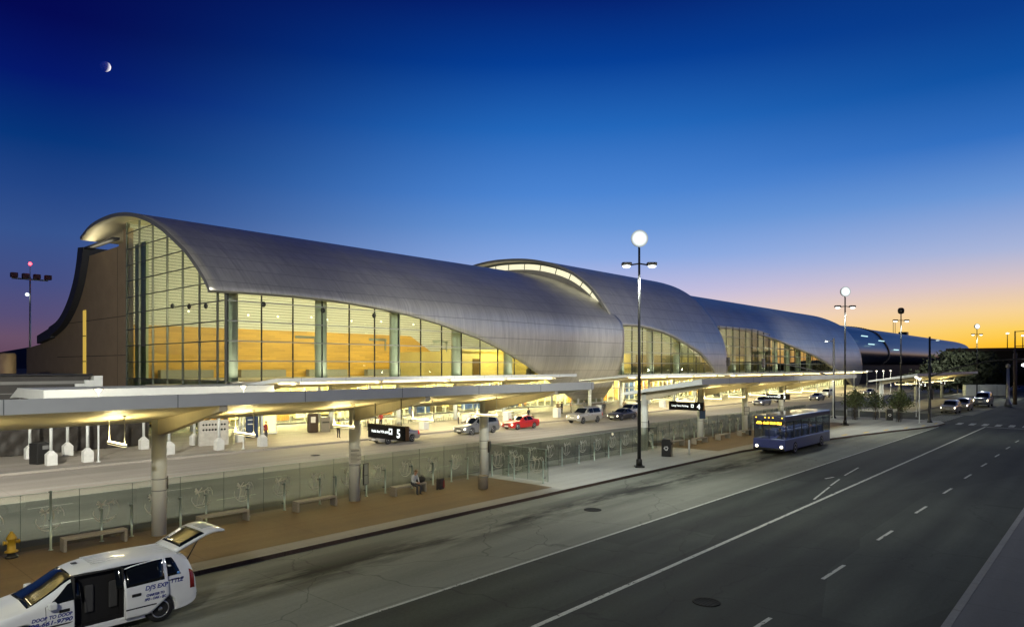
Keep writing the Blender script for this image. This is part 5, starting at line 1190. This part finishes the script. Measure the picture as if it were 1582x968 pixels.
# shuttle bus pulling along the kerb
BUS = thing('shuttle_bus', 'blue shuttle bus with an amber lit destination sign by the second wing canopy', 'bus', (57.6, 20.3, 0), math.pi)
M_BB = paint('bus_blue', (.05, .065, .22), .1); BL, BW, BH = 10.6, 2.5, 3.0
sec = [(-.5, 0), (.5, 0)]
mb = MB()
mb.bevbox(-BL/2, BL/2, -BW/2, BW/2, .32, 1.22, .06); mb.build('body', M_BB, BUS)
MB().bevbox(-BL/2, BL/2, -BW/2, BW/2, 2.55, BH, .08).build('roof', paint('bus_roof', (.08, .09, .14), .1), BUS)
for k in range(6):
    x0 = -BL/2+.15+k*1.72
    for s in (-1, 1):
        MB().box(x0, x0+1.64, s*1.22-.012, s*1.22+.012, 1.225, 2.56).build('side_window', glass('bus_glass', (.80, .84, .86), .10), BUS)
pm = MB()
for k in range(7):
    x0 = -BL/2+.07+k*1.72
    for s in (-1, 1): pm.box(x0-.04, x0+.04, s*1.21-.03, s*1.21+.03, 1.22, 2.56)
pm.build('pillar', M_BLACK, BUS)
MB().box(BL/2-.06, BL/2-.03, -1.16, 1.16, 1.225, 2.28).build('windscreen', MATS['bus_glass'], BUS); MB().box(BL/2-.05, BL/2-.02, -.03, .03, 1.22, 2.28).build('windscreen_bar', M_BLACK, BUS)
MB().box(-BL/2+.03, -BL/2+.06, -1.16, 1.16, 1.225, 2.56).build('rear_window', MATS['bus_glass'], BUS)
db = MB().box(BL/2-.12, BL/2-.015, -1.05, 1.05, 2.29, 2.56).build('destination_sign', M_BLACK, BUS)
ds = MB()
rn = random.Random(3)
for k in range(26):
    if k % 7 == 6: continue
    ds.box(BL/2-.012, BL/2-.004, -.98+k*.075, -.93+k*.075, 2.33, 2.52-.06*(rn.random() < .3))
ds.build('amber_letters', glow('amber_led', (1, .55, .04), 5), db)
MB().box(BL/2-.03, BL/2-.02, -.98, .98, 2.315, 2.535).build('amber_panel', glow('amber_panel', (1, .42, .02), 1.2), db)
for y in (-.95, .95): MB().lathe([(.12, -.03), (.11, .03), (.02, .05)], 16, (BL/2+.0, y, .62), 'x').build('headlight', M_HEAD, BUS)
for y in (-1.0, -.3, 0, .3, 1.0): MB().box(BL/2-.05, BL/2+.005, y-.05, y+.05, BH-.2, BH-.14).build('marker_lamp', MATS['amber_led'], BUS)
MB().bevbox(BL/2-.1, BL/2+.08, -1.2, 1.2, .33, .52, .03).build('bumper', M_BLACK, BUS)
for s in (-1, 1):
    MB().tube([(BL/2-.1, s*1.2, 2.3), (BL/2+.25, s*1.35, 2.2), (BL/2+.25, s*1.38, 1.75)], .025, 8).bevbox(BL/2+.18, BL/2+.28, s*1.38-.1, s*1.38+.1, 1.4, 1.8, .03).build('wing_mirror', M_BLACK, BUS)
    for wx in (3.2, -3.0): wheel_parts(BUS, wx, s*1.13, .46, s, .27)
MB().box(-4.6, 4.6, -.35, .35, 2.50, 2.545).build('ceiling_light', glow('bus_ceiling', (.9, .95, 1), 7), BUS)
for k in range(7):
    for s in (-1, 1): MB().bevbox(-4.2+k*1.2, -3.75+k*1.2, s*.65-.4, s*.65+.4, .9, 1.75, .05).build('seat', mat('seat_blue', (.03, .04, .1), .9), BUS)
MB().bevbox(3.9, 4.1, -.02, .0, .5, .51, .004).build('floor_hatch', M_BLACK, BUS)

# ------------------------------------------------------------------ people
def body_mesh(J, E, Rr, face_mats):
    me = bpy.data.meshes.new('b'); keys = list(J); me.from_pydata([J[k] for k in keys], [(keys.index(a), keys.index(b)) for a, b, _ in E], [])
    o = bpy.data.objects.new('b', me); COL.objects.link(o); o.modifiers.new('skin', 'SKIN'); s = o.modifiers.new('sub', 'SUBSURF'); s.levels = s.render_levels = 1
    for i, k in enumerate(keys):
        sv = me.skin_vertices[0].data[i]; sv.radius = Rr[k] if isinstance(Rr[k], tuple) else (Rr[k], Rr[k]); sv.use_root = (k == 'pelvis')
    dg = bpy.context.evaluated_depsgraph_get(); m2 = bpy.data.meshes.new_from_object(o.evaluated_get(dg)); bpy.data.objects.remove(o)
    segs = [(Vector(J[a]), Vector(J[b]), m) for a, b, m in E]
    vs = [v.co.copy() for v in m2.vertices]; fs = [tuple(p.vertices) for p in m2.polygons]; mi = []
    for p in m2.polygons:
        c = p.center; best = (9, 0)
        for a, b, m in segs:
            ab = b-a; t = max(0, min(1, (c-a).dot(ab)/max(ab.length_squared, 1e-9))); d = (a+ab*t-c).length
            if d < best[0]: best = (d, m)
        mi.append(best[1])
    return vs, fs, mi
def person(label, loc, rz, shirt, trousers, pose='stand', hair=(.02, .015, .01), group=None, h=1.0, vest=None, arm='down'):
    J = {}; lap = pose == 'sit'
    if not lap:
        J.update(pelvis=(0, 0, .94), spine=(0, .0, 1.14), chest=(0, -.01, 1.34), neck=(0, .0, 1.49), head0=(0, .02, 1.57), head1=(0, .03, 1.66), head2=(0, .02, 1.72), nose=(0, .125, 1.63))
        for s, n in ((1, 'l'), (-1, 'r')):
            J.update({n+'hip': (s*.10, 0, .88), n+'knee': (s*.11, .03, .49), n+'ank': (s*.115, -.01, .09), n+'toe': (s*.13, .15, .035), n+'sh': (s*.185, -.01, 1.41)})
            if arm == 'reach' and s == 1: J.update({n+'el': (s*.25, .10, 1.17), n+'wr': (s*.18, .34, 1.14)})
            elif arm == 'front': J.update({n+'el': (s*.25, .0, 1.14), n+'wr': (s*.14, .22, 1.08)})
            else: J.update({n+'el': (s*.235, -.03, 1.13), n+'wr': (s*.25, .05, .89)})
    else:
        J.update(pelvis=(0, 0, .55), spine=(0, .03, .74), chest=(0, .09, .93), neck=(0, .15, 1.07), head0=(0, .19, 1.14), head1=(0, .23, 1.22), head2=(0, .22, 1.28), nose=(0, .33, 1.17))
        for s, n in ((1, 'l'), (-1, 'r')):
            J.update({n+'hip': (s*.10, .03, .545), n+'knee': (s*.13, .44, .50), n+'ank': (s*.12, .40, .09), n+'toe': (s*.13, .56, .035), n+'sh': (s*.18, .09, 1.0), n+'el': (s*.24, .16, .73), n+'wr': (s*.08, .36, .66)})
    E = [('pelvis', 'spine', 0), ('spine', 'chest', 0), ('chest', 'neck', 0), ('neck', 'head0', 2), ('head0', 'head1', 2), ('head1', 'head2', 2), ('head1', 'nose', 2)]
    Rr = dict(pelvis=(.15, .115), spine=(.135, .10), chest=(.16, .11), neck=.055, head0=.07, head1=.09, head2=.06, nose=.014)
    for n in 'lr':
        E += [('pelvis', n+'hip', 1), (n+'hip', n+'knee', 1), (n+'knee', n+'ank', 1), (n+'ank', n+'toe', 3), ('chest', n+'sh', 0), (n+'sh', n+'el', 0), (n+'el', n+'wr', 0)]
        Rr.update({n+'hip': .085, n+'knee': .06, n+'ank': .045, n+'toe': .04, n+'sh': .06, n+'el': .045, n+'wr': .03})
    vs, fs, mi = body_mesh(J, E, Rr, None)
    mb = MB(); mb.add(vs, fs, True); mb.mi = mi[:]
    # hands: palm, four unequal bent fingers and a thumb, running on from each wrist
    for s, n in ((1, 'l'), (-1, 'r')):
        w, e = Vector(J[n+'wr']), Vector(J[n+'el']); d = (w-e).normalized(); side = Vector((0, 1, 0)) if abs(d.z) > .7 else Vector((1, 0, 0))
        side = (side-d*side.dot(d)).normalized(); nn = d.cross(side).normalized()*(-s)
        f0 = len(mb.f); mb.tube([w-d*.02, w+d*.03, w+d*.085], [.028, .036, .034], 8)
        for q, ln in enumerate((.062, .075, .070, .055)):
            b = w+d*.08+side*(.027-.018*q); mb.tube([b, b+d*ln*.5+nn*.006, b+d*ln*.8+nn*.022, b+d*ln*.9+nn*.04], [.009, .0085, .008, .006], 6)
        b = w+d*.03+side*.03; mb.tube([b, b+side*.025+d*.025, b+side*.03+d*.055+nn*.012], [.011, .010, .007], 6)
        for i in range(f0, len(mb.f)): mb.mi[i] = 2
    ms = [mat('cloth_%02d%02d%02d' % tuple(int(c*99) for c in shirt), shirt, .85, 0, .12, 9), mat('cloth_%02d%02d%02d' % tuple(int(c*99) for c in trousers), trousers, .85, 0, .12, 9), M_SKIN, M_BLACK]
    o = mb.build('person', ms, None, False); o.location = loc; o.rotation_euler = (0, 0, rz); o.scale = (h,)*3; tag(o, label, 'person', group)
    hd = Vector(J['head1']); ha = MB(); ha.sphere((hd.x, hd.y-.018, hd.z+.028), (.093, .098, .085), 14, 9); hs = ha.build('hair', mat('hair_%02d' % int(hair[0]*99), hair, .7), o)
    fc = MB()
    for s in (-1, 1): fc.sphere((hd.x+s*.033, hd.y+.083, hd.z-.005), .011, 8, 6)
    fc.build('eye', M_BLACK, o)
    er = MB()
    for s in (-1, 1): er.sphere((hd.x+s*.088, hd.y+.0, hd.z-.02), (.014, .022, .032), 8, 6)
    er.build('ear', M_SKIN, o)
    MB().box(hd.x-.025, hd.x+.025, hd.y+.072, hd.y+.086, hd.z-.062, hd.z-.052).build('mouth', mat('lip', (.25, .08, .06), .6), o)
    if vest:
        vm = MB(); ch, sp, pe = Vector(J['chest']), Vector(J['spine']), Vector(J['pelvis'])
        vm.lathe([(.20, 0), (.205, .12), (.235, .3), (.225, .42), (.17, .50)], 18, (0, 0, pe.z+.02), cap=False)
        vm.v = [(x, y*.80+ch.y*.5, z) for x, y, z in vm.v]; vm.build('safety_vest', vest, o)
    return o
M_VEST = mat('vest_yellow', (.55, .60, .02), .7, emit=(.6, .7, .02), estr=.0)
person('worker in a yellow safety vest and dark trousers standing on the terminal pavement', (36.2, 53.9, .15), R(-75), (.03, .03, .04), (.015, .015, .02), vest=M_VEST, arm='reach')
person('person in a maroon shirt standing beyond the drop-off lane, left of the vest worker', (30.6, 56.8, .15), R(200), (.20, .02, .02), (.03, .03, .04))
man = person('man in a pale shirt and dark jeans sitting on a bench, looking at his hands', (23.1, 27.62, .09), R(185), (.42, .46, .52), (.03, .035, .05), 'sit', hair=(.10, .06, .03))
ppl = [((61.9, 52.8), 'person in black standing between red sedan and silver sport utility vehicle', (.015, .015, .018)), ((53.0, 55.5), 'person in white behind the red sedan', (.5, .5, .45)), ((42.7, 58.2), 'person in cream beside the cafe tables, first right of the vest worker', (.5, .45, .3)), ((44.6, 58.6), 'person in a red top beside the cafe tables', (.3, .02, .02)),
       ((73.5, 57.4), 'person in brown, leftmost of the group behind the silver sport utility vehicle', (.1, .06, .03)), ((75.5, 58.3), 'person in a dark top, second of the group by the roof shell tip', (.04, .03, .03)), ((78.0, 58.6), 'person in a dark red top, third of the group by the roof shell tip', (.12, .02, .02)), ((80.4, 58.0), 'person in grey, rightmost of the group by the roof shell tip', (.1, .1, .1)),
       ((77.5, 52.6), 'person in black loading beside the silver minivan', (.02, .02, .02)), ((83.5, 53.2), 'person in tan standing beyond the silver minivan', (.25, .17, .1)), ((52.3, 62.8), 'person in grey walking past the bright shop doors', (.14, .14, .15)), ((111, 54.5), 'person in black beside the blue panel under the second roof shell', (.015, .015, .02))]
for i, ((x, y), lb, c) in enumerate(ppl): person(lb, (x, y, .15), R(37*i), c, (.02, .02, .03), arm='front' if i % 3 == 0 else 'down', h=.97+.015*(i % 5), group='people on the terminal pavement')
for (x, y), lb, c in (((53.1, 19.7), 'bus driver in a dark blue jacket seated behind the windscreen', (.03, .04, .09)), ((57.4, 20.9), 'passenger in grey seated in the middle of the blue shuttle bus', (.15, .15, .16)), ((59.8, 19.6), 'passenger in red seated toward the back of the blue shuttle bus', (.25, .03, .03))):
    person(lb, (x, y, .72), R(90), c, (.02, .02, .03), 'sit')
T = thing('suitcase', 'black wheeled suitcase with raised handle beside the seated man', 'suitcase', (24.75, 27.35, .154), R(15))
MB().bevbox(-.2, .2, -.14, .14, .05, .62, .04).build('shell', mat('case_black', (.02, .018, .02), .7), T); MB().tube([(-.13, .1, .6), (-.13, .12, 1.02), (.13, .12, 1.02), (.13, .1, .6)], .011, 8).build('handle', M_CHROME, T)
MB().bevbox(.06, .21, -.16, -.13, .12, .5, .015).build('pocket', mat('case_red', (.2, .02, .02), .7), T)
for s in (-1, 1): MB().lathe([(.045, -.02), (.045, .02)], 14, (s*.15, .1, .045), 'x').build('wheel', M_RUB, T)
T = thing('travel_bag', 'black soft bag on the bench beside the seated man', 'bag', (23.7, 27.72, .634))
MB().sphere((0, 0, .17), (.30, .2, .17), 18, 12).build('sack', mat('bag_black', (.012, .012, .013), .85, 0, .3, 12, .3), T); MB().tube([(-.15, -.12, .28), (-.05, -.15, .4), (.08, -.14, .38), (.15, -.12, .27)], .014, 8).build('strap', M_BLACK, T)
LG = None
for i, (x, y) in enumerate([(61.2, 52.6), (62.5, 52.7), (77.0, 53.2)]):
    lb = ['tan suitcase left of the person in black near the silver sport utility vehicle', 'tan suitcase right of the person in black near the silver sport utility vehicle', 'tan suitcase by the person loading the silver minivan'][i]
    if LG is None:
        LG = thing('suitcase', lb, 'suitcase', (x, y, .15), 0, 'suitcases at the terminal kerb'); MB().bevbox(-.22, .22, -.14, .14, .04, .72, .04).build('shell', mat('case_tan', (.2, .14, .07), .7), LG); MB().tube([(-.1, 0, .71), (-.1, 0, .95), (.1, 0, .95), (.1, 0, .71)], .012, 6).build('handle', M_BLACK, LG)
    else: copy_tree(LG, (x, y, .15), R(20*i), lb)

CT = None
for i in range(7):
    lb = 'grey luggage cart, %s from the left in the nested row by the terminal doors' % ORD[i]
    if CT is None:
        CT = thing('luggage_cart', lb, 'cart', (63.4, 57.2, .15), 0, 'nested luggage carts')
        MB().tube([(-.3, -.5, .2), (.3, -.5, .2), (.22, .5, .2), (-.22, .5, .2), (-.3, -.5, .2)], .022, 6).build('base_frame', mat('galvanised', (.4, .4, .4)), CT)
        MB().tube([(-.3, -.5, .2), (-.3, -.62, 1.05), (.3, -.62, 1.05), (.3, -.5, .2)], .022, 6).tube([(-.3, -.56, .65), (.3, -.56, .65)], .018, 6).build('handle', MATS['galvanised'], CT)
        for a in (-1, 1): MB().lathe([(.09, -.02), (.09, .02)], 12, (a*.28, -.45, .09), 'x').build('wheel', M_RUB, CT)
        MB().lathe([(.07, -.02), (.07, .02)], 12, (0, .45, .07), 'x').build('wheel', M_RUB, CT)
    else: copy_tree(CT, (63.4+.42*i, 57.2, .15), None, lb)

# ------------------------------------------------------------------ trees
M_LEAF = mat('leaf_green', (.075, .095, .03), .7, 0, .45, 1.6); M_LEAFD = mat('leaf_dark', (.018, .026, .012), .8, 0, .4, .8); M_BARK = mat('bark', (.07, .055, .04), .9, 0, .2, 8)
def tree(label, x, y, h, cr_, leaf, n, ls, z0=.15, guard=False, group=None, rn=None, trunk_h=.45):
    rn = rn or random.Random(int(x*31+y*7)); T = thing('tree', label, 'tree', (x, y, z0), 0, group)
    tk = MB(); tk.tube([(0, 0, 0), (.03*h*.2, 0, h*trunk_h*.6), (0, .02, h*.85)], [h*.018, h*.014, h*.004], 8)
    tips = []
    for k in range(9):
        a = k*2.4; z = h*(trunk_h*.7+.4*(k/9)); l = cr_*(.55+.4*rn.random())*(1-.35*k/9); e = Vector((math.cos(a)*l, math.sin(a)*l, z+h*.16*rn.random()+.1*h)); tips.append(e)
        tk.tube([(0, 0, z), tuple(e*.5+Vector((0, 0, z*.5+.03*h))), tuple(e)], [h*.009, h*.006, h*.002], 6)
    tk.build('trunk', M_BARK, T); tips += [Vector((0, 0, h*.95)), Vector((cr_*.2, 0, h*.8))]
    lf = MB()
    for k in range(n):
        t = rn.choice(tips); p = t+Vector((rn.gauss(0, cr_*.27), rn.gauss(0, cr_*.27), rn.gauss(0, h*.075)))
        u = Vector((rn.uniform(-1, 1), rn.uniform(-1, 1), rn.uniform(-1, 1))).normalized(); v = u.cross(Vector((rn.uniform(-1, 1), rn.uniform(-1, 1), rn.uniform(-1, 1)))).normalized(); s = ls*rn.uniform(.6, 1.3)
        lf.add([p-u*s, p+v*s*.45, p+u*s, p-v*s*.45], [(0, 1, 2, 3)])
    lf.build('crown', leaf, T, False)
    if guard:
        g = MB()
        for a in range(4): c, s = math.cos(R(45+90*a))*.3, math.sin(R(45+90*a))*.3; g.box(c-.02, c+.02, s-.02, s+.02, .0, 1.3)
        for z in (.35, .8, 1.25): g.tube([(.3*math.cos(R(45+90*a)), .3*math.sin(R(45+90*a)), z) for a in range(5)], .015, 6, False)
        g.build('tree_guard', M_BLACK, T)
    return T
for i, (x, y, h) in enumerate([(91.2, 24.7, 3.6), (93.2, 22.9, 3.3), (91.2, 19.9, 3.6), (95.0, 20.6, 3.4), (94.8, 25.8, 3.4)]):
    tree('small young street tree in a black guard, %s from the left on the island' % ORD[i], x, y, h, 1.25, M_LEAF, 900, .13, guard=True, group='young street trees in black guards')
for i, (x, y, h, r) in enumerate([(196, 30, 9, 5.5), (203, 27, 9.5, 5.5), (212, 26, 9, 5), (222, 25, 8, 5), (205, 33, 10, 6), (230, 24, 7, 4.5), (190, 34, 7, 4.5)]):
    tree('dark bushy tree at the far end of the road, %s of its row' % ORD[i], x, y, h, r, M_LEAFD, 2600, .55, 0, group='dark trees at the far end of the road', trunk_h=.2)
for i, (x, y, w) in enumerate([(183.5, 24.3, 6), (187, 21.4, 4)]):
    T = thing('utility_cabinet', ['wide white utility cabinet by the dark trees', 'narrow white utility cabinet nearest the dark trees\' right side'][i], 'cabinet', (x, y, 0), AZ-R(90), 'white utility cabinets by the dark trees')
    MB().bevbox(-w/2, w/2, -.5, .5, .1, 2.6, .05).build('case', M_WHITE, T); MB().box(-.03, .03, -.515, -.502, .2, 2.5).box(-w/2-.05, w/2+.05, -.55, .55, 0, .099).build('door_seam', M_MULL, T)
# car park and ramp on the horizon
T = thing('parking_structure', 'low dark parking structure on the horizon under the orange sky', 'building', (330, 30, 0)); rn = random.Random(2)
mp = mat('far_concrete', (.10, .075, .06), .9, 0, .2, .1)
for z in (4, 8, 12): MB().box(-40, 160, -14, 18, z, z+1.1).build('deck', mp, T)
pl = MB()
for x in range(-38, 160, 12): pl.box(x, x+.8, -13.8, -13, 0, 12)
pl.build('pillar', mp, T); MB().box(-39, 158, -4, 17, .1, 11.9).build('core', mat('far_dark', (.03, .025, .02), .9), T)
for i, (x, y, z) in enumerate([(292, 30, 13.1), (318, 28, 13.1), (345, 24, 13.1), (380, 22, 13.1), (420, 20, 13.1)]):
    T = thing('deck_lamp', 'lamp on the roof deck of the parking structure, %s from the left' % ORD[i], 'street lamp', (x, y, z), 0, 'lamps on the parking structure')
    MB().lathe([(.15, 0), (.1, 5)], 8).build('pole', M_BLACK, T); MB().bevbox(-.7, .7, -.4, .4, 5, 5.3, .08).build('head', M_BLACK, T); MB().box(-.6, .6, -.42, -.401, 4.9, 5.25).sphere((-.75, 0, 5.0), (.3, .35, .25), 8, 6).build('lens', glow('deck_glow', (1, .93, .8), 5), T)
T = thing('roadside_wall', 'grey concrete ramp wall rising at the far right edge', 'wall', (200, 14, 0))
MB().prism([(-30, 0), (120, 0), (120, 9), (60, 7), (-30, 1.2)], 'y', -5.2, -4.4).build('ramp_face', mp, T); MB().prism([(-30, 1.21), (60, 7.01), (60, 7.8), (-30, 2.0)], 'y', -5.0, -4.7).build('parapet', mat('far_rail', (.2, .19, .18), .8), T)
